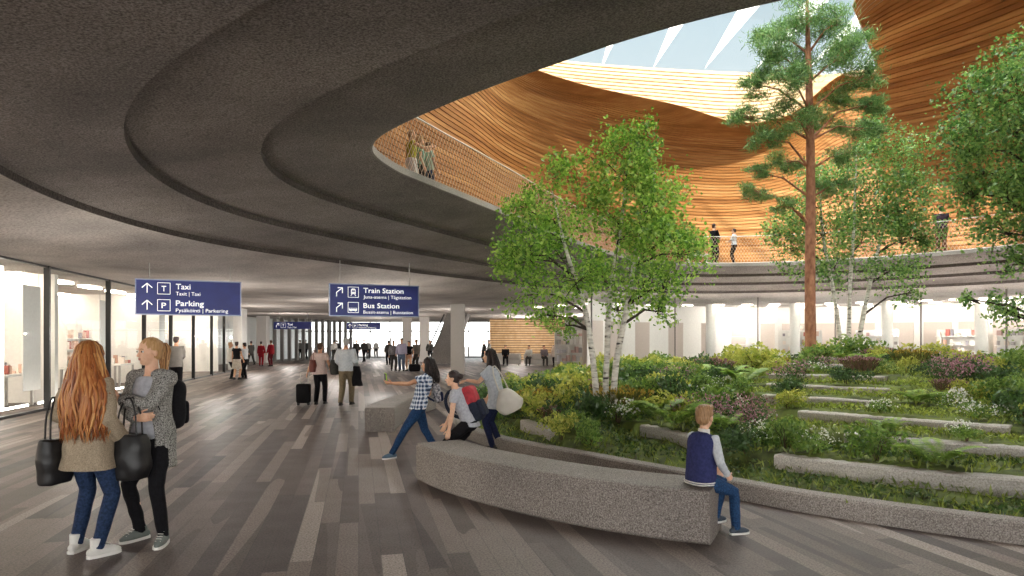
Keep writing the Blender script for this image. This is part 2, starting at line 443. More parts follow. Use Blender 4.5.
# ------------------------------------------------------------------ balcony railing with a wire net
steel_pale = mat('pale_steel', 'd9d2c8', rough=.35, metal=.4)
steel_net = mat('net_wire', 'd2b9a2', rough=.5, metal=.1)
rail = empty('balcony_railing', (RIM[0][0], RIM[0][1], 4.88)); tag(rail, 'pale wire net railing with a thin handrail around the round opening', 'railing')
R0 = V(RIM[0][0], RIM[0][1], 4.88)
rc = off(.10)
cum = np.r_[0, np.cumsum(np.linalg.norm(np.diff(np.vstack([rc, rc[:1]]), axis=0), axis=1))]; rcl = np.vstack([rc, rc[:1]])
def rp_at(s):
    s = s % cum[-1]; return np.interp(s, cum, rcl[:, 0]), np.interp(s, cum, rcl[:, 1])
HR = 1.12
net = MB(); cell = .125; NW = int(cum[-1]/cell)
for fam in (1, -1):
    for i in range(NW):
        s0 = i*cell; pts = []
        for k in range(6):
            h = HR*k/5; x, y = rp_at(s0+fam*h*.62); pts.append(V(x, y, 4.88+h)-R0)
        net.tube(pts, .0065, 3, caps=False)
net.build('wire_net', steel_net, rail)
tr = MB(); M_ = 320; rr = [rp_at(cum[-1]*k/M_) for k in range(M_+1)]
tr.tube([V(x, y, 4.88+HR)-R0 for x, y in rr], .017, 8, caps=False); tr.build('handrail', steel_pale, rail, True)
br = MB(); br.tube([V(x, y, 4.90)-R0 for x, y in rr], .018, 6, caps=False); br.build('bottom_cable', steel_pale, rail, True)

# ------------------------------------------------------------------ left shopfronts
blackm = mat('black_steel', '1c1a1a', rough=.4, metal=.3)
gl = glass_mat()
A0 = V(-10.9, 14.5, 0); DL = V(-.19, 1, 0).normalized(); NL_ = V(-DL.y, DL.x, 0)   # NL_ points into the shops (left)
def lp(s, into=0.0, z=0.0):   # s: metres along the shopfront from A0
    p = A0+DL*s+NL_*into; return V(p.x, p.y, z)
rzL = math.atan2(DL.y, DL.x)
# mullion stations measured along the front
stat = [-21, -14, -9, -4.6, 2.13, 5.9, 9.0, 12.0, 15.2, 18.4, 21.0, 23.2]
for i in range(len(stat)-1):
    a, b = stat[i], stat[i+1]; wroot = empty('window_%d' % (i+1), lp(a), rzL); L = b-a
    tag(wroot, kind='structure')
    f = MB(); f.box((0.0, 0, 1.75), (.07, .13, 3.5)); f.box((L/2, 0, .03), (L, .06, .06)); f.box((L/2, 0, 3.475), (L, .06, .05)); f.build('window_frame', blackm, wroot)
    p = MB(); p.add([(.03, 0, .05), (L-.03, 0, .05), (L-.03, 0, 3.46), (.03, 0, 3.46)], [(0, 1, 2, 3)]); p.build('pane', gl, wroot)
shopw = mat('shop_white', 'efece7', rough=.6)
bw = MB(); bw.box(lp(0, 8.0, 1.75)+DL*1, (46, .2, 3.5), rzL); tag(bw.build('wall_shops', shopw), 'white back wall of the shops', 'wall', kind='structure')
for i, s in enumerate((-12.5, 4.5, 13.4, 23.3)):
    b = MB(); b.box(lp(s, 4.4, 1.75), (.2, 7.2, 3.5), rzL); tag(b.build('wall_shop_partition', shopw), 'white partition wall between two shops', 'wall', kind='structure')
warm = emit('shop_light_panel', 'fff0de', 25.0)
for i, s in enumerate(np.arange(-11, 23, 2.2)):
    for into in (1.6, 4.2, 6.6):
        b = MB(); b.box(lp(s, into, 3.46), (1.1, .32, .05), rzL)
        o = b.build('ceiling_light', warm); tag(o, 'bright white light panel in the shop ceiling behind the glass front', 'ceiling light', 'light panels in the shop ceilings')
led = emit('led_strip', 'fff8ee', 7.0)
for (a, b_) in ((-.3, 1.96), (2.5, 5.6), (6.2, 8.7), (9.3, 11.7)):
    b = MB()
    b.box(lp((a+b_)/2, .35, .14), (b_-a, .05, .05), rzL)
    if a < 0: b.box(lp(.83, .35, 1.75), (.05, .05, 3.2), rzL)
    tag(b.build('light_strip', led), 'thin glowing strip edging the shop window behind the glass, nearest' if a < 0 else 'thin glowing strip along the bottom of a shop window', 'light strip', 'glowing strips in the shop windows')
# ------------------------------------------------------------------ far end of the concourse
def column(x, y, wx, label, h=3.5, m=None):
    b = MB(); b.bevbox((0, 0, h/2), (wx, wx, h), .03); o = b.build('column', m or mat('column_concrete', 'cdc8c2', rough=.7)); o.location = (x, y, 0)
    return tag(o, label, 'column', 'columns of the concourse')
column(-2.7, 34, .66, 'pale square concrete column behind the three women by the planter')
column(-6.8, 53, .7, 'pale square column left of the sloping stair underside')
column(-8.6, 56, .7, 'slim pale column behind the group waiting with suitcases')
column(-18.6, 51, .75, 'pale square column left of the two people in red')
column(-15.75, 39.2, .8, 'white square pier at the far end of the shopfronts', m=white)
# glazed far facade
far = empty('window_20', (-13, 66, 0), .0); tag(far, kind='structure')
f = MB()
for x in np.arange(-14, 16, 1.9): f.box((x, 0, 1.75), (.1, .14, 3.5))
f.box((1, 0, 2.55), (30, .12, .12)); f.box((1, 0, .05), (30, .12, .1)); f.build('window_frame', mat('grey_frame', '6f6c6a', rough=.5), far)
p = MB(); p.add([(-14, 0, .1), (16, 0, .1), (16, 0, 3.5), (-14, 0, 3.5)], [(0, 1, 2, 3)]); p.build('pane', gl, far)
fins = empty('window_21', (-19.3, 52, 0), math.atan2(14, 4.0)); tag(fins, kind='structure')
f = MB()
for s in np.arange(0, 14.5, 1.0): f.box((s, 0, 1.75), (.12, .3, 3.5))
f.build('window_frame', mat('grey_fin', '8d8985', rough=.5), fins)
p = MB(); p.add([(0, .1, .1), (14.5, .1, .1), (14.5, .1, 3.5), (0, .1, 3.5)], [(0, 1, 2, 3)]); p.build('pane', gl, fins)
lw_ = MB(); lw_.box((-20.5, 54, 1.75), (.25, 30, 3.5)); tag(lw_.build('wall_left', white), 'white wall beyond the shopfronts', 'wall', kind='structure')
def fill_lamp(x, y, z, power, r=.03, col=(1, .93, .86)):  # bare fill light without a fixture, too small to be seen
    ld = bpy.data.lights.new('fill_lamp', 'POINT'); ld.energy = power; ld.shadow_soft_size = r; ld.color = col; ld.specular_factor = 0
    lo = bpy.data.objects.new('fill_lamp', ld); COL.objects.link(lo); lo.location = (x, y, z); return lo
for x, y, p in ((-13.5, 36, 140), (-8, 31, 140), (-15, 46, 170), (-7.6, 48, 190), (-11, 56, 170), (-3.5, 40, 140), (0, 50, 150), (5, 48, 150), (-9.5, 22, 110), (-4.6, 24, 110), (-7.6, 12.5, 60), (-8, 5, 60)):  # unseen fill lights added to brighten the concourse and its ceiling
    fill_lamp(x, y, 1.9, p)
cl = MB(); cl.box((-12.7, 62, 2.02), (3.6, .2, .16)); o = cl.build('light_canopy', emit('canopy_glow', 'ffffff', 4.0)); o.location = (0, 0, 0)
tag(o, 'long white glowing canopy over the far exit doors', 'light canopy')
cp = MB()
for x in (-14.4, -11.0):
    cp = MB(); cp.box((x, 62, .97), (.1, .14, 1.94)); cp.build('post', white, o)
pass
# sloping stair underside between the two columns
st = MB(); 
st.add([(-5.6, 46, .1), (-4.2, 46, .1), (-3.0, 46, 3.5), (-4.4, 46, 3.5), (-5.6, 49, .1), (-4.2, 49, .1), (-3.0, 49, 3.5), (-4.4, 49, 3.5)],
       [(0, 1, 2, 3), (7, 6, 5, 4), (0, 3, 7, 4), (1, 5, 6, 2), (3, 2, 6, 7), (0, 4, 5, 1)])
stt = st.build('staircase', concrete('stair_concrete', '8d8883', '77726e', 'a5a09b', 20)); tag(stt, 'grey sloping concrete flight of stairs between two columns', 'staircase')
bl = MB()
rot = Matrix.Rotation(-math.atan2(3.4, 1.2), 3, 'Y')
for y in (45.94, 49.06):
    bl = MB(); bl.tube([(-5.7, y, .95), (-4.55, y, 3.45)], .05, 6); bl.build('handrail', mat('dark_rail', '4a4644'), stt)
# slatted wooden wall by the lounge
ws = empty('slat_wall', (-1.9, 58, 0)); tag(ws, 'pale wooden wall of horizontal slats behind the lounge seats', 'slatted wall')
b = MB(); b.box((3.2, .12, 1.75), (6.4, .1, 3.5)); b.build('backing', mat('slat_backing', '8b6a48'), ws)
b = MB()
for k in range(17): b.box((3.2, 0, .15+k*.2), (6.4, .08, .12))
b.build('slats', mat('pale_slats', 'd9b98e', 'c19b6c', rough=.6, scale=3), ws)
st2 = MB(); st2.add([(4.3, 52, .0), (5.1, 52, .0), (8.3, 52, 3.40), (6.9, 52, 3.40), (4.3, 55, .0), (5.1, 55, .0), (8.3, 55, 3.40), (6.9, 55, 3.40)],
       [(0, 1, 2, 3), (7, 6, 5, 4), (0, 3, 7, 4), (1, 5, 6, 2), (3, 2, 6, 7), (0, 4, 5, 1)])
tag(st2.build('escalator', white), 'white sloping escalator flank at the right end of the slatted wooden wall', 'escalator')
lb = MB(); lb.box((4, 64, 1.75), (60, .2, 3.5)); 
tag(lb.build('wall_lounge', white), 'white wall behind the lounge', 'wall', kind='structure').location = (29, 0, 0)
for x, y, p in ((1, 54, 240), (4.5, 50, 240), (8, 46, 200)): fill_lamp(x, y, 2.4, p)  # unseen fill lights added to brighten the lounge
# white sofas of the lounge
sofa_m = mat('white_upholstery', 'dedad4', rough=.8)
def sofa(x, y, rz, label):
    r = empty('sofa', (x, y, 0), rz, label, 'sofa', 'white sofas of the lounge')
    b = MB(); b.bevbox((0, 0, .25), (2.2, .85, .34), .06); b.build('seat', sofa_m, r, True)
    b = MB(); b.bevbox((0, .36, .55), (2.2, .18, .5), .06); b.build('backrest', sofa_m, r, True)
    for sx in (-1, 1):
        b = MB(); b.bevbox((sx*1.04, 0, .45), (.16, .85, .4), .05); b.build('armrest', sofa_m, r, True)
        for sy in (-1, 1):
            b = MB(); b.tube([(sx*.95, sy*.33, 0), (sx*.95, sy*.33, .1)], .03, 6); b.build('leg', blackm, r)
    return r
sofa(-.5, 46, 0, 'white low sofa at the left end of the lounge row')
sofa(1.9, 45.4, 0, 'white low sofa in the middle of the lounge row')
sofa(4.2, 44.6, 0, 'white low sofa at the right end of the lounge row')

# ------------------------------------------------------------------ right glazed facade (follows the rim)
a_s = np.unwrap(ang)
GL = off(4.55*TIGHT)
d2 = [i for i in range(360) if RIM[i][1] > 13 and GL[i][1] > 5 and 512+683*GL[i][0]/GL[i][1] > 589 and RIM[i][0] > 2]
d2.sort(key=lambda i: math.atan2(RIM[i][1]-17, RIM[i][0]-8), reverse=True)
GP = [GL[i] for i in d2]
wall_white = mat('bright_wall', 'f3f0ea', rough=.6)
BK = [(GL[i]+NRM[i]*(.3+6.5*min(1, k/28))) for k, i in enumerate(d2)]
bw = MB(); bw.loft([[(x, y, z) for x, y in BK] for z in (0, 3.6)], caps=False, closed=False); tag(bw.build('wall_back', wall_white), 'bright white wall behind the curved glass facade', 'wall', kind='structure')
step = 12; wi = 30
for i in range(0, len(GP)-step, step):
    p0, p1 = GP[i], GP[i+step]; d = p1-p0; L = np.linalg.norm(d)
    r = empty('window_%d' % wi, (p0[0], p0[1], 0), math.atan2(d[1], d[0])); wi += 1; tag(r, kind='structure')
    f = MB(); f.box((0, 0, 1.84), (.045, .08, 3.68)); f.box((L/2, 0, .05), (L, .08, .1)); f.build('window_frame', mat('bronze_frame', '5a524c', rough=.5), r)
    p = MB(); p.add([(0, 0, .1), (L, 0, .1), (L, 0, 3.66), (0, 0, 3.66)], [(0, 1, 2, 3)]); p.build('pane', gl, r)
for i in range(6, len(d2), 12):
    q = off(6.3)[d2[i]]; b = MB(); b.lathe([(.24, 0), (.24, 3.6)], 20); o = b.build('column', wall_white, smooth=True); o.location = (q[0], q[1], 0)
    tag(o, 'round white column standing behind the curved glass facade', 'column', 'columns behind the curved glass')
for i in range(3, len(d2), 4):
    for oo in (6.0, 8.0, 10.0):
        q = off(oo)[d2[i]]; t_ = math.atan2(NRM[d2[i]][1], NRM[d2[i]][0])
        b = MB(); b.box((0, 0, 0), (.22, .5, .03)); o = b.build('ceiling_light', emit('hall_light_panel', 'fff3e6', 7.0)); o.location = (q[0], q[1], 3.44); o.rotation_euler = (0, 0, t_)
        tag(o, 'white light panel in the ceiling behind the curved glass', 'ceiling light', 'light panels behind the curved glass')

for i in range(2, len(d2)-3, 4):
    k_ = i % 4; q = BK[i]; th = math.atan2(NRM[d2[i]][1], NRM[d2[i]][0])-PI/2
    b = MB(); b.box((0, -.05, 1.3), (1.2, .06, 2.6)); o = b.build('wall_panel', [mat('panel_beige', 'd3c5b6'), mat('panel_grey', 'b5b0ad'), mat('panel_rose', 'd6c8be'), mat('panel_dark', '857c76')][k_]); o.location = (q[0], q[1], .0); o.rotation_euler = (0, 0, th)
    tag(o, ['beige', 'light grey', 'rose beige', 'dark grey'][k_]+' tall panel on the back wall behind the curved glass', 'wall panel', ['beige', 'light grey', 'rose', 'dark grey'][k_]+' panels on the back wall')

for i in range(6, len(d2)-2, 9):
    q = off(8.2)[d2[i]]; fill_lamp(q[0], q[1], 2.5, 85)  # unseen fill lights added to brighten the hall behind the glass
for i in range(4, len(d2)-2, 11):
    q = off(2.2)[d2[i]]; fill_lamp(q[0], q[1], 2.0, 85)  # unseen fill lights added to brighten the soffit under the far rim
# ------------------------------------------------------------------ planted mound under the opening
KERB = closed_spline([(4.24,5.66),(3.05,6.56),(2.42,7.25),(1,9),(-.35,10.8),(-1.05,12.8),(-1.0,15),(-.2,18),(1.2,21.5),(3.5,24.3),(7,25.8),(11.5,24.8),(15,21.5),
                      (17,16),(16,10),(12.5,6.2),(8.5,4.6),(6,4.75)], 300)
KN = normals_out(KERB)
def inside(px, py):
    x, y = KERB[:, 0], KERB[:, 1]; x2, y2 = np.roll(x, -1), np.roll(y, -1)
    px = np.asarray(px)[..., None]; py = np.asarray(py)[..., None]
    c = ((y > py) != (y2 > py)) & (px < (x2-x)*(py-y)/(y2-y+1e-12)+x)
    return c.sum(-1) % 2 == 1
def kdist(px, py):
    if np.ndim(px) == 2: return np.stack([kdist(a, b) for a, b in zip(px, py)])
    d = np.sqrt((np.asarray(px)[..., None]-KERB[:, 0])**2+(np.asarray(py)[..., None]-KERB[:, 1])**2).min(-1)
    return np.where(inside(px, py), d, -d)
def h0(px, py):
    d = kdist(px, py); return .12+.112*np.clip(d, 0, 10.5)
#STEPSSTART
STEPS = [[(3.05,7.95,.35),(3.63,7.36,.35),(4.21,6.89,.35),(5.2,6.28,.36)], [(4.22,8.68,.5),(4.82,8.07,.5),(5.9,7.3,.5)], [(4.31,10.3,.62),(4.93,9.62,.62),(5.5,9.0,.62),(6.12,8.4,.62)],
         [(4.35,11.88,.74),(5.03,11.16,.74),(5.67,10.41,.74)], [(4.82,12.95,.86),(5.67,12.15,.86),(6.34,11.5,.87)], [(5.38,14.3,.98),(6.16,13.44,1.0),(6.91,12.66,1.01)],
         [(6.4,16.5,1.13),(7.2,15.6,1.13),(7.75,14.7,1.13)], [(7.6,18.3,1.24),(8.15,17.7,1.24),(8.6,17.1,1.24)], [(1.94,10.36,.40),(2.2,9.75,.39),(2.49,8.95,.38)], [(.14,11.62,.33),(.38,10.95,.32),(.58,10.41,.31)]]
#STEPSEND
def poly_sd(P, px, py):
    """distance to a polyline and whether the point lies behind it (away from the camera side)"""
    best = np.full(np.shape(px), 1e9); side = np.zeros(np.shape(px)); zz = np.zeros(np.shape(px))
    for a, b in zip(P[:-1], P[1:]):
        a = np.array(a); b = np.array(b); d = b[:2]-a[:2]; L = np.linalg.norm(d); d = d/L
        t = np.clip((px-a[0])*d[0]+(py-a[1])*d[1], 0, L)
        e = np.hypot(px-a[0]-t*d[0], py-a[1]-t*d[1])
        sg = d[0]*(py-a[1])-d[1]*(px-a[0])
        m = e < best; best = np.where(m, e, best); side = np.where(m, sg, side)
    return best, side
def hh(px, py):
    px = np.asarray(px, float); py = np.asarray(py, float); z = h0(px, py)
    add = np.zeros(np.shape(px))
    for P in STEPS:
        d, s = poly_sd(P, px, py)
        add = np.maximum(add, np.where((s > 0) & (d > .11), .15*np.clip(1-(d-.2)/1.1, 0, 1), 0))
    return z+add
stone = concrete('terrazzo_stone', '9a918a', '6e6660', 'bfb7af', 80, .75, .2)
stone_pale = concrete('pale_step_stone', 'c8c1b8', 'aaa39b', 'dfd8cf', 60, .8, .1)
gx = np.arange(-1.6, 17.6, .1); gy = np.arange(4.2, 26.4, .1); GX, GY = np.meshgrid(gx, gy)
GZ = hh(GX, GY)-.03; INS = kdist(GX, GY) > -.02
GZ = np.where(INS, GZ+.025*np.sin(GX*5.1+GY*2.3)*np.sin(GY*4.3-GX), .05)
idx = np.arange(GX.size).reshape(GX.shape); vs = np.c_[GX.ravel(), GY.ravel(), GZ.ravel()]
fs = [(idx[i, j], idx[i, j+1], idx[i+1, j+1], idx[i+1, j]) for i in range(len(gy)-1) for j in range(len(gx)-1) if INS[i:i+2, j:j+2].all()]
me = bpy.data.meshes.new('soil'); me.from_pydata([tuple(v) for v in vs], [], fs); me.polygons.foreach_set('use_smooth', [True]*len(fs)); me.update()
tag(link_mesh('garden_ground', me, mat('mossy_soil', '6b7832', '3b421d', rough=.95, scale=3, bump=.5)), 'mossy sloping ground of the planted mound', 'ground', kind='structure')
k = MB()
def kr(o, z): return [(x, y, z) for x, y in KERB+KN*o]
k.loft([kr(.0, 0), kr(0, .17), kr(-.02, .19), kr(-.20, .19), kr(-.22, .17), kr(-.22, 0)], caps=False)
tag(k.build('garden_kerb', stone, smooth=False), 'low speckled stone kerb around the planted mound', 'kerb', kind='structure')
def bar_along(P, w, h, dz=0.0, n=None, name='x', m=None, parent=None, bev=.02):
    """a curved stone bar: plan polyline P of (x, y, ztop), width w, height h"""
    C = open_spline(P, n or max(6, len(P)*6)); T = np.gradient(C[:, :2], axis=0); T /= np.linalg.norm(T, axis=1)[:, None]; N = np.c_[-T[:, 1], T[:, 0]]
    rings = []
    for c, q in zip(C, N):
        r = []
        for o, z in ((0, -h), (0, -bev), (bev, 0), (w-bev, 0), (w, -bev), (w, -h)):
            r.append((c[0]+q[0]*o, c[1]+q[1]*o, c[2]+z+dz))
        rings.append(r)
    b = MB(); b.loft(rings); return b
for i, P in enumerate(STEPS):
    b = bar_along(P, .26, .42, .015); o = b.build('stone_step', stone_pale)
    where = ('lowest long pale stone step crossing the right of the planting', 'second pale stone step up the right of the planting', 'third pale stone step up the mound, ending at the right tree',
             'fourth pale stone step up the mound', 'fifth pale stone step up the mound', 'sixth pale stone step up the mound, in front of the pine', 'seventh pale stone step, just below the pine foot',
             'topmost short pale stone step behind the pine', 'short pale stone step left of the sitting boy', 'small pale stone step end behind the standing women')
    tag(o, where[i], 'stone step', 'stone steps of the mound')
# ------------------------------------------------------------------ benches
def bench(ctrl, wd, label):
    P = [(x, y, .45) for x, y in ctrl]; C = open_spline(P, 40)
    T = np.gradient(C[:, :2], axis=0); T /= np.linalg.norm(T, axis=1)[:, None]; N = np.c_[-T[:, 1], T[:, 0]]
    rings = []
    for c, q in zip(C, N):
        rings.append([(c[0]+q[0]*o, c[1]+q[1]*o, z) for o, z in ((.025, 0), (0, .025), (0, .42), (.008, .442), (.03, .45), (wd-.03, .45), (wd-.008, .442), (wd, .42), (wd, .025), (wd-.025, 0))])
    b = MB(); b.loft(rings); o = b.build('bench', concrete('terrazzo_bench', '948a83', '645c56', 'bdb4ac', 85, .7, .2), smooth=False)
    return tag(o, label, 'bench')
bench([(1.63,5.63),(1.05,5.92),(.42,6.36),(-.2,6.95),(-.75,7.6),(-1.16,8.28)][::-1], .62, 'long curved speckled stone bench in front of the planting, with the boy on its end')
bench([(-2.72,12.6),(-2.78,13.8),(-2.68,15.2),(-2.4,16.8)][::-1], .55, 'curved speckled stone bench further back, left of the woman taking a selfie')

# ------------------------------------------------------------------ plants
def rand_unit(n, up=0.0):
    a = RNG.normal(size=(n, 3)); a[:, 2] += up; return a/np.linalg.norm(a, axis=1)[:, None]
def leaves(name, P, ln, wd, up=.3, jitter=.35):
    n = len(P); D = rand_unit(n, up); E = np.cross(D, rand_unit(n)); E /= np.linalg.norm(E, axis=1)[:, None]
    s = (1+jitter*RNG.uniform(-1, 1, n))[:, None]
    return quads_mesh(name, P, D*ln*s/2, E*wd*s/2)
def blob(n, r, h, shell=.55):
    """leaf positions in a lumpy dome"""
    k = 9; cs = np.c_[RNG.normal(0, r*.45, k), RNG.normal(0, r*.45, k), RNG.uniform(.35, .85, k)*h]
    q = RNG.integers(0, k, n); D = rand_unit(n); rr = RNG.uniform(shell, 1, n)[:, None]
    P = cs[q]+D*rr*np.array([r*.5, r*.5, h*.34]); P[:, 2] = np.clip(P[:, 2], .01, None); return P
L_yel = leaf_mat('leaf_yellow_green', ['71882a', 'a5b046', 'cfcb62', '93a63e'])
L_mid = leaf_mat('leaf_mid_green', ['446626', '6a8c38', '90aa4a', '577a34'])
L_dark = leaf_mat('leaf_dark_green', ['28401a', '3d5a28', '547438', '344e22'])
L_fern = leaf_mat('leaf_fern', ['5f8230', '8fae4a', 'b2c663'])
L_red = leaf_mat('leaf_heather', ['4e3a2c', '6d4a40', '6a5a36', '4b4f26'])
B_pink = leaf_mat('blossom_pink', ['a5707c', 'c49aa2', '93606a', 'b3868c'])
B_white = leaf_mat('blossom_white', ['e9e6dc', 'f6f4ee', 'd8d6c4'])
B_yel = leaf_mat('blossom_yellow', ['c2a437', 'a98a2a', 'd8c060'])
def stems_mb(n, r, h):
    b = MB()
    for _ in range(n):
        a = RNG.uniform(0, 2*PI); rr = RNG.uniform(.2, .8)*r; b.tube([(0.02*math.cos(a), .02*math.sin(a), -.05), (rr*.4*math.cos(a), rr*.4*math.sin(a), h*.45), (rr*math.cos(a), rr*math.sin(a), h*.8)], [.008, .006, .003], 4)
    return b
stem_m = mat('woody_stem', '5b4a36', rough=.9)
def shrub_proto(kind, v):
    root = empty({'y': 'leafy_shrub', 'm': 'green_shrub', 'd': 'dark_shrub', 'f': 'fern', 'p': 'pink_flowering_shrub', 'w': 'white_flower_clump', 'h': 'heather_clump'}[kind])
    if kind in 'ymd':
        r, h = .42, .50
        link_mesh('foliage', leaves('foliage', blob(900, r, h), .075, .04, .5), {'y': L_yel, 'm': L_mid, 'd': L_dark}[kind], root)
        stems_mb(6, r, h).build('stem', stem_m, root)
    elif kind == 'f':
        P, A, B = [], [], []
        for _ in range(15):
            a = RNG.uniform(0, 2*PI); L = RNG.uniform(.45, .7); d = np.array([math.cos(a), math.sin(a), 0]); s = np.array([-d[1], d[0], 0])
            for t in np.linspace(.12, 1, 26):
                c = d*L*t*.85+np.array([0, 0, L*(1.15*t-.75*t*t)]); w = .15*math.sin(PI*min(1, t*.9+.12))*1.0
                for sg in (-1, 1):
                    P.append(c+s*sg*w*.5); A.append((s*sg+d*.35+np.array([0, 0, -.12]))*w*.5); B.append(d*.013+np.array([0, 0, .004]))
        link_mesh('frond', quads_mesh('frond', np.array(P), np.array(A), np.array(B)), L_fern, root)
    elif kind in 'pw':
        r, h = (.42, .52) if kind == 'p' else (.34, .32)
        Q = blob(620, r, h); link_mesh('foliage', leaves('foliage', Q, .06, .03, .5), L_dark if kind == 'p' else L_mid, root)
        T = blob(420 if kind == 'p' else 170, r, h*1.06, .9); T = T[T[:, 2] > h*.42]
        link_mesh('blossom', leaves('blossom', T+[0, 0, .03], .042, .036, .8), B_pink if kind == 'p' else B_white, root)
        stems_mb(6, r, h).build('stem', stem_m, root)
    else:
        r, h = .40, .40
        n = 900; a = RNG.uniform(0, 2*PI, n); q = np.sqrt(RNG.uniform(0, 1, n)); D = np.c_[np.cos(a)*q*.75, np.sin(a)*q*.75, np.ones(n)]; D /= np.linalg.norm(D, axis=1)[:, None]
        t = RNG.uniform(.3, 1, n)[:, None]; P = np.c_[np.cos(a)*q*r*.5, np.sin(a)*q*r*.5, np.zeros(n)]+D*h*t
        E = np.cross(D, rand_unit(n)); E /= np.linalg.norm(E, axis=1)[:, None]
        link_mesh('foliage', quads_mesh('foliage', P, D*.045, E*.009), L_red if v % 2 else leaf_mat('leaf_olive', ['4a4d22', '6c6a2e', '857c3a']), root)
        m = t[:, 0] > .86; link_mesh('blossom', quads_mesh('blossom', P[m]+D[m]*.03, D[m]*.022, E[m]*.016), B_pink if v % 2 else B_yel, root)
    return root
PROTO = {k: [shrub_proto(k, v) for v in range(2)] for k in 'ymdfpwh'}
USED = set()
LBL = {'y': ('yellow-green leafy shrub', 'yellow-green leafy shrubs'), 'm': ('mid green leafy shrub', 'mid green leafy shrubs'), 'd': ('dark green leafy shrub', 'dark green leafy shrubs'), 'f': ('arching green fern', 'ferns'),
       'p': ('shrub covered in dusty pink blossom', 'pink flowering shrubs'), 'w': ('low clump of small white flowers', 'white flower clumps'), 'h': ('reddish spiky heather clump', 'heather clumps')}
def zone(x, y):
    d = float(kdist(x, y))
    if y > 15.5: return 'on the crest of the mound by the glass'
    if d < 1.3: return 'in the strip just inside the stone kerb'
    if x < 2.9: return 'around the white birch stems'
    return 'between the stone steps of the mound'
def place_shrub(kind, x, y, s, rz):
    v = random.randrange(2); p = PROTO[kind][v]
    if (kind, v) not in USED: o = p; USED.add((kind, v))
    else: o = copy_tree(p)
    o.location = (x, y, float(hh(x, y))-.03); o.rotation_euler = (0, 0, rz); o.scale = (s, s, s*random.uniform(.85, 1.15))
    a, b = LBL[kind]
    if kind == 'h' and v == 0: a, b = 'olive yellow-tipped heather clump', 'olive heather clumps'
    z = zone(x, y); tag(o, a+' '+z, 'shrub' if kind in 'ymdp' else {'f': 'fern', 'w': 'flowers', 'h': 'heather'}[kind], b+' '+z)
TRUNKS = [(1.55, 11.8), (7.66, 17.5), (9.9, 20.0), (10.6, 13.0)]
placed = []
def try_place(x, y, s, kind, mind):
    if not inside(x, y) or kdist(x, y) < .42: return False
    for (px, py, ps) in placed:
        if math.hypot(px-x, py-y) < mind*(s+ps): return False
    for tx, ty in TRUNKS:
        if math.hypot(tx-x, ty-y) < .3: return False
    for P in STEPS:
        d, sd = poly_sd(P, np.array(x), np.array(y))
        if sd < 0 and d < .34+.55*s: return False
        if sd >= 0 and d < .26: return False
    placed.append((x, y, s)); place_shrub(kind, x, y, s, random.uniform(0, 6.28)); return True
random.seed(21)
# named accents first: pink bush behind the boy, white flowers by him, red heather, ferns on the crest
for kind, x, y, s in (('p', 2.35, 8.05, .95), ('p', 2.85, 8.0, .8), ('p', 2.0, 8.9, .8), ('w', 3.5, 7.55, .7), ('w', 3.1, 8.6, .7), ('w', 5.5, 8.3, .6), ('p', 3.5, 10.3, .7),
                      ('f', 5.2, 12.4, 1.0), ('f', 4.6, 13.6, 1.1), ('h', 0.9, 14.0, 1.2), ('h', 1.6, 15.2, 1.2), ('h', .4, 12.4, 1.1), ('f', 7.0, 18.6, 1.2), ('f', 9.0, 19.4, 1.2), ('f', 11.0, 18.8, 1.2), ('d', .0, 11.9, 1.2), ('d', -.3, 13.6, 1.3),
                      ('h', 6.1, 9.9, 1.0), ('d', 8.2, 12.2, 1.1), ('h', 8.5, 14.5, 1.1), ('d', 6.9, 9.2, 1.0)):
    try_place(x, y, s, kind, .1)
n = 0; tries = 0
while n < 275 and tries < 9000:
    tries += 1
    y = random.uniform(5.2, 23.0); x = random.uniform(-1.2, min(16, .84*y+1.2))
    if abs(x) > .80*y+.3: continue
    zn = zone(x, y)
    if zn.startswith('on'): kind = random.choice('yyyymffhmd'); s = random.uniform(.95, 1.5)
    elif zn.startswith('in the strip'): kind = random.choice('dddddmmmhwwy'); s = random.uniform(.5, .85)
    elif zn.startswith('around'): kind = random.choice('ddmmyyhhfw'); s = random.uniform(.85, 1.35)
    else: kind = random.choice('yyymmmdddhffpwww'); s = random.uniform(.55, .95)
    if try_place(x, y, s, kind, .27 if n < 170 else .2): n += 1
for k in PROTO:
    for v, p in enumerate(PROTO[k]):
        if (k, v) not in USED:
            for ch in list(p.children): bpy.data.objects.remove(ch)
            bpy.data.objects.remove(p)
# low leafy planting between the shrubs
N = 120000; X = RNG.uniform(-1.2, 14, N); Y = 4.6+RNG.uniform(0, 1, N)**1.9*17
m = (np.abs(X) < .8*Y+.4); X, Y = X[m], Y[m]; D_ = kdist(X[None].reshape(40, -1) if len(X) % 40 == 0 else X[:len(X)//40*40].reshape(40, -1), Y[:len(X)//40*40].reshape(40, -1)).ravel()
X, Y = X[:len(D_)], Y[:len(D_)]
cl_n = np.sin(X*2.3+1.1*np.sin(Y*1.7))*np.sin(Y*2.9+X*1.3)+.5*np.sin(X*6.1+Y*4.3)
near = np.full(len(X), 9.0)
for P in STEPS:
    d, sd = poly_sd(P, X, Y); near = np.minimum(near, np.where(sd < 0, d*.5, np.where(d < .30, 0, d)))
m = (D_ > .30) & (cl_n > -.45) & (near > .10); X, Y, cl_n, near, D_ = X[m], Y[m], cl_n[m], near[m], D_[m]
Hh_ = np.clip(.10+.10*cl_n, .05, .22)*np.clip(near/.5, .15, 1)*np.clip(D_/.7, .5, 1); Z = hh(X, Y)+RNG.uniform(0, 1, len(X))*Hh_
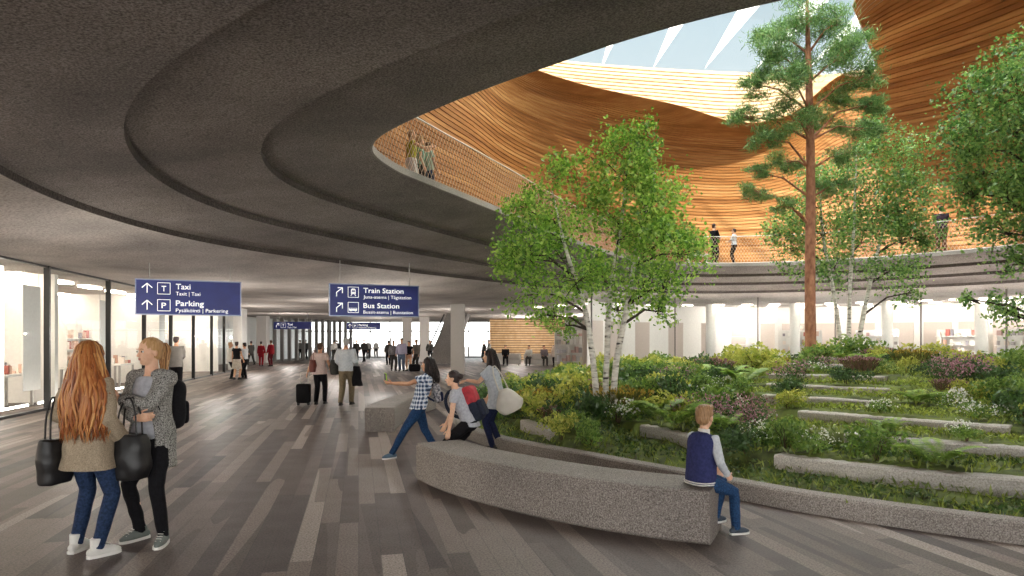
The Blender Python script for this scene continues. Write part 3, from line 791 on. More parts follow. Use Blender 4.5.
D = rand_unit(len(X), .5); E = np.cross(D, rand_unit(len(X))); E /= np.linalg.norm(E, axis=1)[:, None]; s = RNG.uniform(.6, 1.2, len(X))[:, None]
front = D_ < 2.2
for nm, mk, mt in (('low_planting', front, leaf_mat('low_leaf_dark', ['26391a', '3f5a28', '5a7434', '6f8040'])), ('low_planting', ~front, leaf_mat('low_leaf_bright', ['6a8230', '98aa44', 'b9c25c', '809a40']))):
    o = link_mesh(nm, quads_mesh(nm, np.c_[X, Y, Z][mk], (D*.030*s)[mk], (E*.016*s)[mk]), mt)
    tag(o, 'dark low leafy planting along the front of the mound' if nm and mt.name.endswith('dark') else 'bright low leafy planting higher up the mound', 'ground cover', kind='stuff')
# ground cover
N = 42000; X = RNG.uniform(-1.2, 15, N); Y = 4.6+RNG.uniform(0, 1, N)**1.6*18
m = kdist(X, Y) > .1; X, Y = X[m], Y[m]; m = np.abs(X) < .8*Y+.5; X, Y = X[m], Y[m]; Z = hh(X, Y)
D = rand_unit(len(X), 1.6); E = np.cross(D, rand_unit(len(X))); E /= np.linalg.norm(E, axis=1)[:, None]; s = RNG.uniform(.5, 1.2, len(X))[:, None]
o = link_mesh('ground_cover', quads_mesh('ground_cover', np.c_[X, Y, Z+.02], D*.055*s, E*.012*s), leaf_mat('grass', ['48591f', '72832f', '98a240', '596b28'])); tag(o, 'short grass and moss covering the mound', 'grass', kind='stuff')

# ------------------------------------------------------------------ trees
def birch_bark():
    t = NT('birch_bark'); P = t.coord('Object')
    a = t.noise(t.mapping(P, (6, 6, 22)), 1.0, 3); b = t.noise(P, 2.2, 2)
    c = t.ramp(a, [(.33, '2d2a27'), (.40, 'b9b3a8'), (.6, 'e4dfd6')]); t.l(c, t.b.inputs['Base Color']); t.b.inputs['Roughness'].default_value = .8
    return t.m
bark_birch = birch_bark(); bark_dark = mat('dark_branch', '4a4035', '2f2923', rough=.9, scale=14, bump=.3)
bark_pine = mat('pine_bark', 'bb8668', '8a5a45', rough=.9, scale=9, bump=.6, stretch=(1, 1, .5))
def tree(name, label, base, stems, clusters, leafm, barkm, leaf=(.075, .045), per=900, needles=False, sub=9, leaf_up=.1, branchm=None):
    """stems: list of (points, radii) relative to base; clusters: (x, y, z, rx, ry, rz, weight)"""
    root = empty(name, base, 0, label, 'tree')
    curves = []
    for pts, rad in stems:
        C = open_spline(pts, 14); R = np.interp(np.linspace(0, 1, 14), np.linspace(0, 1, len(rad)), rad)
        b = MB(); b.tube([V(*p) for p in C], list(R), 10); b.build('stem' if len(stems) > 1 else 'trunk', barkm, root, True); curves.append((C, R))
    AC = np.vstack([c[0] for c in curves]); AR = np.concatenate([c[1] for c in curves])
    br = MB(); P = []; TD = []
    for (x, y, z, rx, ry, rz, wt) in clusters:
        c = np.array([x, y, z]); dd = np.linalg.norm(AC-c, axis=1)+1.2*np.clip(AC[:, 2]-z+.35*np.hypot(AC[:, 0]-x, AC[:, 1]-y), 0, None)
        j = int(np.argmin(dd)); a = AC[j]; r0 = min(.035, AR[j]*.6)
        mid = (a+c)/2+np.array([0, 0, .12*np.linalg.norm(c-a)])+RNG.normal(0, .05, 3)
        br.tube([V(*a), V(*mid), V(*c)], [r0, r0*.65, r0*.3], 6)
        for _ in range(sub):
            d = rand_unit(1)[0]*RNG.uniform(.45, 1.0)
            sc = c+d*np.array([rx, ry, rz]); br.tube([V(*(a*.15+c*.85)), V(*((c+sc)/2+[0, 0, .03])), V(*sc)], [r0*.3, r0*.22, .003], 4)
            k = int(per*wt/sub); g = RNG.normal(0, 1, (k, 3))*np.array([rx, ry, rz])*(.27 if not needles else .2)
            P.append(sc+g); TD.append(np.tile(d/np.linalg.norm(d), (k, 1)))
    br.build('branches', branchm or bark_dark, root)
    P = np.vstack(P)
    if needles:
        n = len(P); D = np.vstack(TD)*.5+rand_unit(n, .5); D /= np.linalg.norm(D, axis=1)[:, None]; E = np.cross(D, rand_unit(n)); E /= np.linalg.norm(E, axis=1)[:, None]
        me = quads_mesh('needles', P, D*leaf[0]/2, E*leaf[1]/2); link_mesh('needles', me, leafm, root)
    else:
        link_mesh('foliage', leaves('foliage', P, leaf[0], leaf[1], leaf_up), leafm, root)
    return root
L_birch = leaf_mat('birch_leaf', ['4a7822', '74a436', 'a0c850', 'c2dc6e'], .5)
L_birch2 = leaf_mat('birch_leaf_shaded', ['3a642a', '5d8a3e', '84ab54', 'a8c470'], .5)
L_pine = leaf_mat('pine_needle', ['44693a', '67904c', '90b468', '547c48'], .3)
def cl(px, py, dy, r, w, base, S, rz=None):   # metres from offsets: px right, py up in hundredths of S
    return (px*S, dy, py*S, r*S, r*S, (rz or r)*S, w)
# front birch: three white stems
gz = float(hh(1.55, 11.8)); S = .01728
base = (1.55, 11.8, gz-.05)
st_ = [([(-.06, 0, 0), (-.13, .05, .9), (-.28, .05, 1.9), (-.62, .1, 3.0), (-.85, .1, 4.0)], [.06, .052, .045, .03, .01]),
       ([(.06, .1, 0), (.10, .1, 1.0), (.16, .15, 2.1), (.35, .2, 3.3), (.55, .2, 4.9)], [.058, .05, .045, .03, .01]),
       ([(.18, -.05, 0), (.25, 0, 1.0), (.45, 0, 2.0), (.62, .05, 3.0), (.95, .1, 4.3)], [.06, .055, .045, .03, .01])]
F = [(-52,200,0,32,1), (-50,240,-.2,24,.7), (-68,190,.3,28,.8), (-75,160,-.3,30,.9), (-40,165,.4,34,1), (-80,215,.1,20,.5), (-25,140,-.4,30,.8), (-70,130,.2,26,.6), (-95,165,0,20,.45),
     (30,275,0,26,.9), (45,290,.3,18,.5), (20,245,-.3,34,1.1), (50,240,.3,36,1.2), (5,215,.3,34,1.0), (40,205,-.4,40,1.2), (62,215,.1,26,.8), (70,185,.3,28,.7), (15,180,-.2,38,1.1), (52,170,.2,34,.9),
     (80,165,-.2,26,.7), (92,180,.2,18,.45), (-5,150,.4,28,.7), (70,135,.2,24,.5), (40,130,-.3,24,.5), (-50,105,.1,18,.3), (20,110,.3,20,.35), (60,108,-.1,16,.25), (-10,265,.1,16,.3), (-35,95,.2,12,.15)]
tree('birch_tree', 'leafy birch with three slim white stems rising from the planting beside the bench', base, st_, [cl(a, b, c, r, w_, base, S) for a, b, c, r, w_ in F], L_birch, bark_birch, (.07, .046), 980)
# pine
gz = float(hh(7.66, 17.5)); S = .0256; base = (7.66, 17.5, gz-.05)
st_ = [([(0, 0, 0), (-.02, 0, 2.5), (0.02, .05, 5), (-.05, 0, 7.4), (-.1, 0, 9.6)], [.145, .13, .115, .09, .035])]
F = [(-2,355,0,36,1.0), (-28,340,.4,30,.9), (25,345,-.3,30,.9), (45,322,.2,26,.8), (-45,315,-.3,26,.8), (-15,310,.6,34,.9), (20,305,-.5,32,.9), (55,295,.1,24,.7), (-55,290,.2,22,.7), (-30,280,-.5,28,.8), (38,275,.5,28,.8),
     (62,268,0,18,.5), (-62,258,.3,18,.5), (-25,250,-.3,28,.8), (22,250,.4,26,.7), (48,240,-.2,22,.5), (-45,232,0,22,.6), (-15,215,.5,22,.5), (28,215,-.4,20,.4), (-50,200,.2,14,.3), (-55,180,0,18,.4), (20,185,.3,16,.3), (-30,165,-.2,14,.25), (40,190,.2,14,.25)]
tree('pine_tree', 'tall pine with a straight orange-brown trunk and needle crown above the mound', base, st_, [cl(a, b, c, r, w_, base, S, r*.55) for a, b, c, r, w_ in F], L_pine, bark_pine, (.19, .018), 2100, True, 10, branchm=bark_pine)
# back birch
gz = float(hh(9.9, 20.0)); S = .0293; base = (9.9, 20.0, gz-.05)
st_ = [([(-.25, 0, 0), (-.3, 0, 1.2), (-.45, .1, 2.6), (-.75, .1, 4.2), (-.8, .2, 6)], [.06, .055, .05, .035, .01]), ([(0, .1, 0), (.02, .1, 1.2), (.05, .1, 2.6), (.15, .1, 4.2), (.3, .2, 6.8)], [.06, .055, .05, .035, .01]),
       ([(.12, 0, 0), (.3, 0, 1.3), (.6, 0, 2.8), (1.0, .1, 4.2), (1.5, .1, 5.8)], [.07, .065, .055, .035, .01])]
F = [(30,240,0,24,.7), (10,220,.3,28,.8), (45,215,-.3,30,.9), (-15,195,.2,28,.7), (25,190,.4,34,1), (58,190,0,26,.8), (-35,170,-.2,28,.7), (5,165,.3,32,.9), (45,165,-.4,34,.9), (62,160,.2,22,.6), (-55,160,.3,20,.4),
     (-30,140,-.2,26,.6), (15,135,.2,28,.7), (55,135,0,28,.7), (-60,130,.2,20,.4), (62,140,-.2,16,.25), (-10,110,.3,24,.5), (30,105,-.1,22,.4), (60,108,.2,20,.4), (-40,105,0,18,.3), (65,85,.2,14,.2), (-75,145,.1,14,.2), (25,260,.2,14,.3)]
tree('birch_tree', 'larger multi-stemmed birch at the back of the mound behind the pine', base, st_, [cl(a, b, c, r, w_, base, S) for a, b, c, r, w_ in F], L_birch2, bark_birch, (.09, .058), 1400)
# right tree, trunk just past the right edge of the photograph
gz = float(hh(10.6, 13.0)); S = .019; base = (10.6, 13.0, gz-.05)
st_ = [([(0, 0, 0), (-.05, 0, 1.5), (-.25, 0, 3.2), (-.5, .1, 4.8), (-.7, .1, 6.6)], [.08, .07, .06, .04, .012]), ([(.15, .1, 0), (.3, .1, 1.5), (.35, .2, 3.2), (.3, .2, 5), (.4, .2, 6.6)], [.07, .06, .05, .035, .01])]
F = [(-75,320,0,22,.6), (-85,295,.3,28,.8), (-65,290,-.3,30,.9), (-95,265,.2,28,.8), (-70,255,-.2,36,1.1), (-40,270,.3,32,1), (-20,310,0,30,.9), (-100,240,.1,22,.6), (-85,225,.3,32,1), (-55,220,-.4,36,1.1), (-25,235,.3,34,1),
     (-100,200,.2,24,.7), (-75,190,-.2,32,.9), (-45,185,.3,34,1), (-15,195,-.3,34,1), (-60,160,.2,26,.7), (-30,155,-.2,28,.7), (0,160,.3,30,.8), (-45,130,.2,18,.3), (-70,80,0,16,.3), (-45,75,.3,18,.3), (-20,82,-.2,18,.3), (-100,92,.1,8,.1), (-30,340,.2,26,.8), (5,280,0,34,1), (10,230,.2,34,1),
     (30,300,.1,34,.9), (40,250,.2,34,.9), (35,200,0,34,.9), (25,340,.2,26,.7)]
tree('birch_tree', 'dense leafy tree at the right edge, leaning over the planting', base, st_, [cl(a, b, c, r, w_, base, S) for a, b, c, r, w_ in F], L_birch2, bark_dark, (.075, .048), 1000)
# ------------------------------------------------------------------ people
def hair_mat(name, a, b, c):
    if name in _M: return _M[name]
    t = NT(name); g = t.n('ShaderNodeNewGeometry')
    nz = t.noise(t.mapping(t.coord('Object'), (60, 60, 5)), 1.0, 3)
    f = t.math('ADD', t.math('MULTIPLY', g.outputs['Random Per Island'], .5), t.math('MULTIPLY', nz, .5))
    t.l(t.ramp(f, [(.25, a), (.5, b), (.75, c)]), t.b.inputs['Base Color']); t.b.inputs['Roughness'].default_value = .45
    t.b.inputs['Specular IOR Level'].default_value = .35; _M[name] = t.m; return t.m
HAIR = {'red': hair_mat('hair_copper', '6d3517', 'a5602e', 'd09a5e'), 'blonde': hair_mat('hair_blonde', '7c5330', 'a87a4a', 'd0a878'), 'dark': hair_mat('hair_dark', '15100f', '231a18', '3a2c28'),
        'brown': hair_mat('hair_brown', '3a281c', '5b402c', '7a593d'), 'grey': hair_mat('hair_grey', '9a948d', 'bdb8b0', 'dcd8d2'), 'sand': hair_mat('hair_sandy', '80603f', 'aa8560', 'cdab80')}
SKIN = {'pale': mat('skin_pale', 'e2b597', 'd9a98a', rough=.5, scale=30, sub=.1), 'tan': mat('skin_tan', 'c58f6b', 'b98460', rough=.5, scale=30, sub=.1), 'mid': mat('skin_mid', 'd3a07e', 'c79473', rough=.5, scale=30, sub=.1)}
def cloth(name, c1, c2=None, scale=40, bump=.15, rough=.85, stretch=(1, 1, 1)):
    return mat('cloth_'+name, c1, c2, rough=rough, scale=scale, bump=bump, stretch=stretch, spec=.2)
def plaid_mat():
    t = NT('plaid_shirt'); P = t.coord('Object'); sp = t.n('ShaderNodeSeparateXYZ'); t.l(P, sp.inputs[0])
    def band(s, k, ph, w): return t.math('LESS_THAN', t.math('FRACT', t.math('ADD', t.math('MULTIPLY', s, k), ph)), w)
    xy = t.math('ADD', sp.outputs[0], sp.outputs[1])
    a = t.math('ADD', t.math('MULTIPLY', band(xy, 15, 0, .45), .5), t.math('MULTIPLY', band(sp.outputs[2], 15, .2, .45), .5))
    b = t.math('MAXIMUM', band(xy, 15, .3, .10), band(sp.outputs[2], 15, .5, .10))
    c = t.ramp(a, [(0, 'd7dde6'), (.3, '7287a8'), (.8, '26344f')], 'CONSTANT')
    m = t.n('ShaderNodeMix', data_type='RGBA'); t.l(b, m.inputs['Factor']); t.l(c, m.inputs['A']); m.inputs['B'].default_value = lin('eef1f5'); t.l(m.outputs['Result'], t.b.inputs['Base Color'])
    t.b.inputs['Roughness'].default_value = .85
    return t.m
eye_w = mat('eye_white', 'ece8e2', rough=.2); eye_d = mat('eye_iris', '2a211c', rough=.15)
lip_m = {'f': mat('lips', 'b0665a', rough=.4), 'm': mat('lips_pale', 'b98270', rough=.5)}

def unit(v): v = V(v); return v.normalized()
def ik(a, b, l1, l2, hint):
    a, b = V(a), V(b); d = b-a; L = d.length
    if L > (l1+l2)*.998: d = d*((l1+l2)*.998/L); b = a+d; L = d.length
    x = (l1*l1-l2*l2+L*L)/(2*L); h = math.sqrt(max(l1*l1-x*x, 0)); dn = d/L
    hv = V(hint)-dn*V(hint).dot(dn)
    if hv.length < 1e-4: hv = V(0, 1, 0)
    return a+dn*x+hv.normalized()*h, b
TORSO = {'m': [(-.12, .150, .100, 0), (0, .165, .112, 0), (.25, .150, .102, .004), (.5, .162, .115, .008), (.74, .178, .112, .0), (.88, .160, .088, -.008), (1.0, .066, .062, -.012)],
         'f': [(-.12, .150, .100, 0), (0, .170, .114, -.004), (.30, .122, .092, .004), (.55, .138, .112, .014), (.74, .150, .100, .004), (.88, .138, .080, -.008), (1.0, .056, .054, -.012)],
         'c': [(-.12, .140, .100, 0), (0, .150, .110, 0), (.30, .135, .100, .004), (.55, .140, .105, .008), (.74, .146, .098, .0), (.88, .130, .080, -.008), (1.0, .054, .052, -.012)]}
class Skel:
    def __init__(s, sex='f', pelvis=(0, 0, .93), lean=(0, 0, 1), hipyaw=0, twist=0, feet=None, knees=None, wrists=None, elbows=None, head=(0, 0, 0), hands=None, curl=.5, headfwd=.02, palms=None, toe_pitch=(0, 0)):
        s.sex = sex; s.u = unit(lean); s.pel = V(pelvis); R = lambda a: Matrix.Rotation(math.radians(a), 3, 'Z')
        s.hl = R(hipyaw) @ V(1, 0, 0); s.hf = R(hipyaw) @ V(0, 1, 0)
        sl = R(hipyaw+twist) @ V(1, 0, 0); s.sl = (sl-s.u*sl.dot(s.u)).normalized(); s.sf = s.u.cross(s.sl)
        s.neck = s.pel+s.u*.52
        sw = {'m': .185, 'f': .158, 'c': .15}[sex]
        s.sh = [s.neck-s.u*.06+s.sl*(k*sw) for k in (-1, 1)]
        s.hip = [s.pel-V(0, 0, .03)+s.hl*(k*.086) for k in (-1, 1)]
        feet = feet or [(-.10, 0, 0), (.10, .02, 0)]      # x, y, toe yaw ; optional z
        s.ank, s.knee, s.toe = [], [], []
        for k in (0, 1):
            f = feet[k]; z = f[3] if len(f) > 3 else 0; a = V(f[0], f[1], .085+z)
            td = R(f[2]) @ V(0, 1, 0); kn, a2 = ik(s.hip[k], a, .425, .425, (knees or [None, None])[k] or (td.x*.8, td.y*.8+.2, .05))
            s.knee.append(kn); s.ank.append(a2); s.toe.append((td+V(0, 0, toe_pitch[k])).normalized())
        wrists = wrists or [None, None]; s.wri, s.elb = [], []
        for k in (0, 1):
            w_ = wrists[k]
            if w_ is None: w_ = s.sh[k]+V((2*k-1)*.06, .05, -.52)
            e, w2 = ik(s.sh[k], w_, .285, .255, (elbows or [None, None])[k] or ((2*k-1)*.35, -1, -.1))
            s.elb.append(e); s.wri.append(w2)
        s.hd = []; s.pn = []
        for k in (0, 1):
            d = (hands or [None, None])[k]; s.hd.append(unit(d) if d else (s.wri[k]-s.elb[k]).normalized())
            q = (palms or [None, None])[k]; q = V(q) if q else V(-(2*k-1), .25, 0)
            q = q-s.hd[k]*q.dot(s.hd[k]); s.pn.append(q.normalized())
        y, p, r = [math.radians(a) for a in head]
        M = Matrix.Rotation(math.radians(hipyaw+twist)+y, 3, 'Z') @ Matrix.Rotation(p, 3, 'X') @ Matrix.Rotation(r, 3, 'Y')
        s.hM = M; s.hx, s.hy, s.hz = M @ V(1, 0, 0), M @ V(0, 1, 0), M @ V(0, 0, 1)
        s.hc = s.neck+s.u*.055+s.hz*.105+s.hy*headfwd
        s.curl = curl; s.hs = 1.22 if sex == 'c' else 1.0
    def ring(s, t, infl=0, n=24, gap=None, sx=1, sy=1, dz=0):
        T = TORSO[s.sex]; tt = [q[0] for q in T]; g = lambda i: float(np.interp(t, tt, [q[i] for q in T]))
        a = max(0, min(1, t)); L = (s.hl*(1-a)+s.sl*a).normalized(); F = (s.hf*(1-a)+s.sf*a).normalized()
        c = s.pel+s.u*(.52*t)+F*g(3)+V(0, 0, dz); w, d = (g(1)+infl)*sx, (g(2)+infl)*sy
        if gap is None: A = [2*PI*k/n for k in range(n)]
        else: A = [PI/2+gap+(2*PI-2*gap)*k/(n-1) for k in range(n)]
        e = .86
        return [c+L*(w*math.copysign(abs(math.cos(q))**e, math.cos(q)))+F*(d*math.copysign(abs(math.sin(q))**e, math.sin(q))) for q in A]

def hscale(s, b, i0=0):
    if s.hs != 1.0:
        o = s.hc-s.hz*.10
        for i in range(i0, len(b.v)): b.v[i] = tuple(o+(V(b.v[i])-o)*s.hs)
    return b
def foldnoise(amp, f=18, seed=0):
    r = np.random.default_rng(seed); K = r.normal(0, f, (7, 3)); ph = r.uniform(0, 6.28, 7)
    return lambda co: amp*np.sin(co @ K.T+ph).mean(1)*1.6
def hand_into(b, s, k):
    w_, d, n = s.wri[k], s.hd[k], s.pn[k]; ac = d.cross(n).normalized()
    th = -ac if ac.dot(V(0, 1, .3)) < 0 else ac   # thumb side
    b.tube([w_-d*.02, w_+d*.03, w_+d*.085], [.024, .036, .040], 10, hint=n, flat=.45, round_ends=True)
    for i, (o, L) in enumerate(((.030, .070), (.010, .080), (-.010, .074), (-.029, .058))):
        c = s.curl*(.9+.12*i); p = w_+d*.082+th*o; dd = V(d); pts = [p-d*.02, p]
        for q, fl in enumerate((.42, .32, .26)):
            dd = (Matrix.Rotation(c*(.5, .7, .5)[q], 3, d.cross(n)) @ dd); p = p+dd*(L*fl); pts.append(p)
        b.tube(pts, [.0095, .0095, .0085, .0078, .0068], 7, round_ends=True)
    p = w_+d*.025+th*.028; q = (th*.75+d*.6+n*.35).normalized(); q2 = (th*.25+d*.9+n*.45).normalized()
    b.tube([p-q*.01, p+q*.03, p+q*.03+q2*.028, p+q*.03+q2*.05], [.012, .011, .0095, .007], 7, round_ends=True)
def head_into(b, s):
    i0 = len(b.v); c, x, y, z, M = s.hc, s.hx, s.hy, s.hz, s.hM; f = s.sex == 'f'; j = .93 if s.sex != 'm' else 1.0
    b.ell(c+y*-.008+z*.028, (.073, .092, .088), M, 20, 14); b.ell(c+y*.022+z*-.035, (.058*j, .068, .078), M, 18, 12)
    b.ell(c+y*.050+z*-.088, (.030*j, .032, .025), M); b.ell(c+y*.062+z*.022, (.045, .028, .022), M)
    b.tube([c+y*.083+z*.006, c+y*.096+z*-.014, c+y*.104+z*-.030], [.007, .010, .0125], 8, round_ends=True)
    b.ell(c+y*.082+z*-.058, (.022, .012, .010), M)
    for k in (-1, 1): b.ell(c+x*(.073*k)+y*-.006+z*-.012, (.010, .019, .030), M)
    hscale(s, b, i0)
    b.tube([s.neck-s.u*.05, s.neck+s.u*.03, c+z*-.05+y*-.018], [.062, .052 if s.sex != 'm' else .058, .05], 14)
def legs_into(b, s, rr=(.088, .080, .056, .054, .040), ext=0.0, top=None, n=12, to=1.0):
    for k in (0, 1):
        h, kn, a = s.hip[k], s.knee[k], s.ank[k]
        pts = [h, h*.55+kn*.45, kn, kn*.62+a*.38, a]; r = list(rr)
        if to < 1.0:
            q = kn*(1-to)+a*to; 
            pts = [h, h*.55+kn*.45, kn*.25+h*.75*0+kn*.0+h*.0+kn*.75] if False else pts
        b.tube(pts, r, n, round_ends=True)
def arms_into(b, s, rr=(.050, .043, .036, .037, .026), frac=1.0, n=10, ends=True):
    for k in (0, 1):
        S, E, W = s.sh[k], s.elb[k], s.wri[k]; cl_ = s.neck-s.u*.075+(S-s.neck)*.45
        pts = [cl_, S, S*.5+E*.5, E, E*.6+W*.4, W]; r = [rr[0]*1.02]+list(rr)
        if frac < 1:      # short sleeve: cut the chain at a share of its length
            q = S.lerp(E, frac); pts = [cl_, S, S.lerp(q, .6), q]; r = [rr[0]*1.02, rr[0], rr[1], rr[1]*1.06]
        b.tube(pts, r, n, round_ends=ends)

def make_person(label, loc, yaw, H, sex='f', pose=None, skin='pale', detail=1, hair=('short', 'brown'), wear=(), group=None, seed=1):
    s = Skel(sex=sex, **(pose or {})); vx = {2: .0066, 1: .011, 0: .018}[detail]
    b = MB(); b.loft([s.ring(t, -.004) for t in (-.12, 0, .15, .3, .45, .6, .74, .82, .88, .95, 1.0)])
    b.ell(s.pel-V(0, 0, .05), (.14, .10, .10)); head_into(b, s); arms_into(b, s); legs_into(b, s)
    for k in (0, 1):
        hand_into(b, s, k); a, t = s.ank[k], s.toe[k]; b.tube([a-V(0, 0, .04)-t*.04, a-V(0, 0, .04)+t*.05, a-V(0, 0, .052)+t*.14], [.034, .036, .026], 10, flat=.8, hint=(0, 0, 1), round_ends=True)
    body = b.voxel('person', vx, SKIN[skin], None, it=3, fac=.4)
    tag(body, label, 'person', group)
    sc = H/1.72; body.location = loc; body.rotation_euler = (0, 0, math.radians(yaw)); body.scale = (sc,)*3
    if detail >= 1:
        for k in (-1, 1):
            e = MB(); p = s.hc+s.hy*.0815+s.hx*(.031*k)+s.hz*.004; e.ell(p, (.0125, .010, .0085), s.hM, 10, 8); e.cur = 1; e.ell(p+s.hy*.0065, (.0078, .0056, .0074), s.hM, 8, 6)
            hscale(s, e).build('eye', [eye_w, eye_d], body, True)
            e = MB(); e.tube([s.hc+s.hy*.083+s.hx*(.047*k)+s.hz*.021, s.hc+s.hy*.091+s.hx*(.032*k)+s.hz*.0275, s.hc+s.hy*.093+s.hx*(.016*k)+s.hz*.024], [.002, .0036, .003], 6)
            hscale(s, e).build('eyebrow', HAIR[hair[1]] if hair[1] != 'grey' else HAIR['brown'], body)
        e = MB(); e.ell(s.hc+s.hy*.0905+s.hz*-.0555, (.019, .006, .0045), s.hM, 10, 6); e.ell(s.hc+s.hy*.089+s.hz*-.064, (.016, .006, .005), s.hM, 10, 6); hscale(s, e).build('lips', lip_m['f' if sex == 'f' else 'm'], body, True)
    make_hair(s, hair, body, vx, seed)
    for it in wear: WEAR[it[0]](s, body, vx, seed, *it[1:])
    return body, s
def make_hair(s, hair, body, vx, seed):
    st, col = hair[0], hair[1]; c, x, y, z, M = s.hc, s.hx, s.hy, s.hz, s.hM; r = np.random.default_rng(seed+5)
    if st == 'none': return
    b = MB(); fl = .004 if st == 'tight' else 0
    b.ell(c+y*-.019+z*.042, (.083-fl, .094-fl, .083-fl), M, 18, 12); b.ell(c+y*-.045+z*-.005, (.074, .062, .075), M, 16, 10)
    if st == 'short':
        for q in range(16):
            a = r.uniform(0, 6.28); b.ell(c+x*(.06*math.cos(a))+y*(.065*math.sin(a)-.01)+z*r.uniform(.075, .105), (.026, .026, .02), M, 8, 6)
    if st == 'bun': b.ell(c+y*-.115+z*.03, (.045, .045, .045), M)
    hscale(s, b); h = b.voxel('hair', max(vx*.9, .006), HAIR[col], body, it=2, fac=.4, disp=lambda co: .0035*np.sin(co @ np.array([140., 90, 20]))*np.sin(co @ np.array([-60., 130, 30])))
    if st in ('ponytail', 'long'):
        L = hair[2]; k = hair[3] if len(hair) > 3 else 120; wide = hair[4] if len(hair) > 4 else .12; lb = MB()
        if st == 'ponytail':
            p0 = c+y*-.098+z*.070
            for i in range(k):
                o = r.uniform(-1, 1, 2); pts = []; l2 = L*r.uniform(.8, 1.05)
                for t in np.linspace(0, 1, 9):
                    w_ = .010+.022*math.sin(PI*min(1, t*1.05))
                    pts.append(p0+y*(-.040*math.sin(PI*min(.75, t*1.5))-.012)+V(0, 0, .018*math.sin(PI*min(1, t*3))-l2*t**1.3)+(x*o[0]+y*o[1])*w_)
                lb.tube(pts, [.006]*3+[.008]*3+[.006, .004, .001], 5)
            lb.tube([p0-y*.016, p0+y*.012], .022, 10)
        else:
            hs = s.neck-s.u*.03
            for i in range(k):
                a = r.uniform(-1, 1)*2.35; a = a-PI/2     # angle round the head, leaving the face clear
                ca, sa = math.cos(a), math.sin(a); rr = r.uniform(.9, 1.12); n = 14; ll = L*r.uniform(.82, 1.06); ph = r.uniform(0, 6.28); pts = []
                for t in np.linspace(0, 1, n):
                    if t < .25:
                        q = t/.25*PI*.52; R1 = math.sin(q); p = c+x*(ca*.088*R1*rr)+y*(sa*.100*R1*rr-.015)+z*(.03+.100*math.cos(q)*rr)
                    else:
                        q = (t-.25)/.75; wv = (.012+.012*q)*math.sin(ph+q*9); ww = .088+(wide-.088)*min(1, q*2.2)-.05*max(0, q-.65); dd = .100+.045*min(1, q*1.8)
                        p = c+x*(ca*ww*rr+wv)+y*(min(sa, .35)*dd*rr-.02-.02*q+.5*wv)+z*(.03*(1-q))+V(0, 0, -ll*q)
                    pts.append(p)
                lb.tube(pts, [.004, .010]+[.013]*(n-5)+[.010, .006, .001], 5, flat=.55)
            core = []
            for t in np.linspace(0, 1, 10):
                ww = .080+(wide-.095)*min(1, t*2.2); core.append([c+x*(math.cos(q)*ww)+y*((math.sin(q)*.5-.55)*.115-.01)+V(0, 0, .03-L*.9*t) for q in np.linspace(0, 2*PI, 14, endpoint=False)])
            lb.loft(core)
        lb.build('hair', HAIR[col], body, True)
# ---- clothing: every maker adds children to the body
def w_trousers(s, body, vx, seed, m, infl=.012, flare=0.0, waist=.16, name='trousers', to=1.0):
    b = MB(); b.loft([s.ring(t, infl) for t in (-.12, -.02, .08, waist)]); b.ell(s.pel-V(0, 0, .06), (.152+infl*.5, .112+infl*.5, .10))
    rr = [.088+infl, .079+infl, .056+infl+flare*.4, .052+infl+flare, .040+infl+flare]
    for k in (0, 1):
        h, kn, a = s.hip[k], s.knee[k], s.ank[k]
        if to >= 1: b.tube([h, h*.55+kn*.45, kn, kn*.62+a*.38, a-(kn-a).normalized()*.02], rr, 12)
        else: q = h.lerp(kn, to*2) if to <= .5 else kn.lerp(a, to*2-1); b.tube([h, h.lerp(q, .5), q], [rr[0]*1.03, rr[1]*1.08, rr[1]*1.05], 12)
    b.voxel(name, max(vx, .007), m, body, it=4, fac=.5, disp=foldnoise(.004, 26, seed))
def w_top(s, body, vx, seed, m, sleeve=1.0, hem=-.05, infl=.014, flare=0.0, name='shirt', neck=.97, cuff=.0, drop=0.0, sl_r=None):
    b = MB(); ts = [hem, max(hem, 0)+.1, .3, .45, .6, .74, .82, .88, .93, neck]
    rings = []
    if drop > 0:
        for q in (1.0, .5): rings.append(s.ring(-.05, infl+flare*q, dz=-drop*q))
        ts = [-.02]+ts[1:]
    rings += [s.ring(t, infl+(flare*max(0, (.2-t)*2) if not drop else 0)) for t in ts]
    b.loft(rings)
    r = sl_r or (.050+infl, .044+infl, .037+infl, .037+infl, .027+infl)
    if sleeve > 0: arms_into(b, s, r, sleeve if sleeve < 1 else 1.0, 12, ends=False)
    return b.voxel(name, max(vx, .007), m, body, it=5, fac=.5, disp=foldnoise(.006, 20, seed+3))
def w_front(s, body, vx, seed, m, w0=.03, w1=.05, t0=.1, t1=.97, infl=.022, name='shirt_front'):
    b = MB(); rows = []
    for t in np.linspace(t0, t1, 12):
        ww = w0+(w1-w0)*(t-t0)/(t1-t0); R = s.ring(t, infl, n=96); c = sum(R, V(0, 0, 0))/96
        F = (s.sf*max(0, min(1, t))+s.hf*(1-max(0, min(1, t)))).normalized(); L = s.sl
        front = sorted([p for p in R if (p-c).dot(F) > 0], key=lambda p: (p-c).dot(L)); xs = [(p-c).dot(L) for p in front]
        row = []
        for q in np.linspace(-ww, ww, 7):
            i = int(np.argmin([abs(a-q) for a in xs])); p = front[i]; row.append(p+L*(q-(p-c).dot(L)))
        rows.append(row)
    b.loft(rows, caps=False, closed=False); b.build(name, m, body, True)
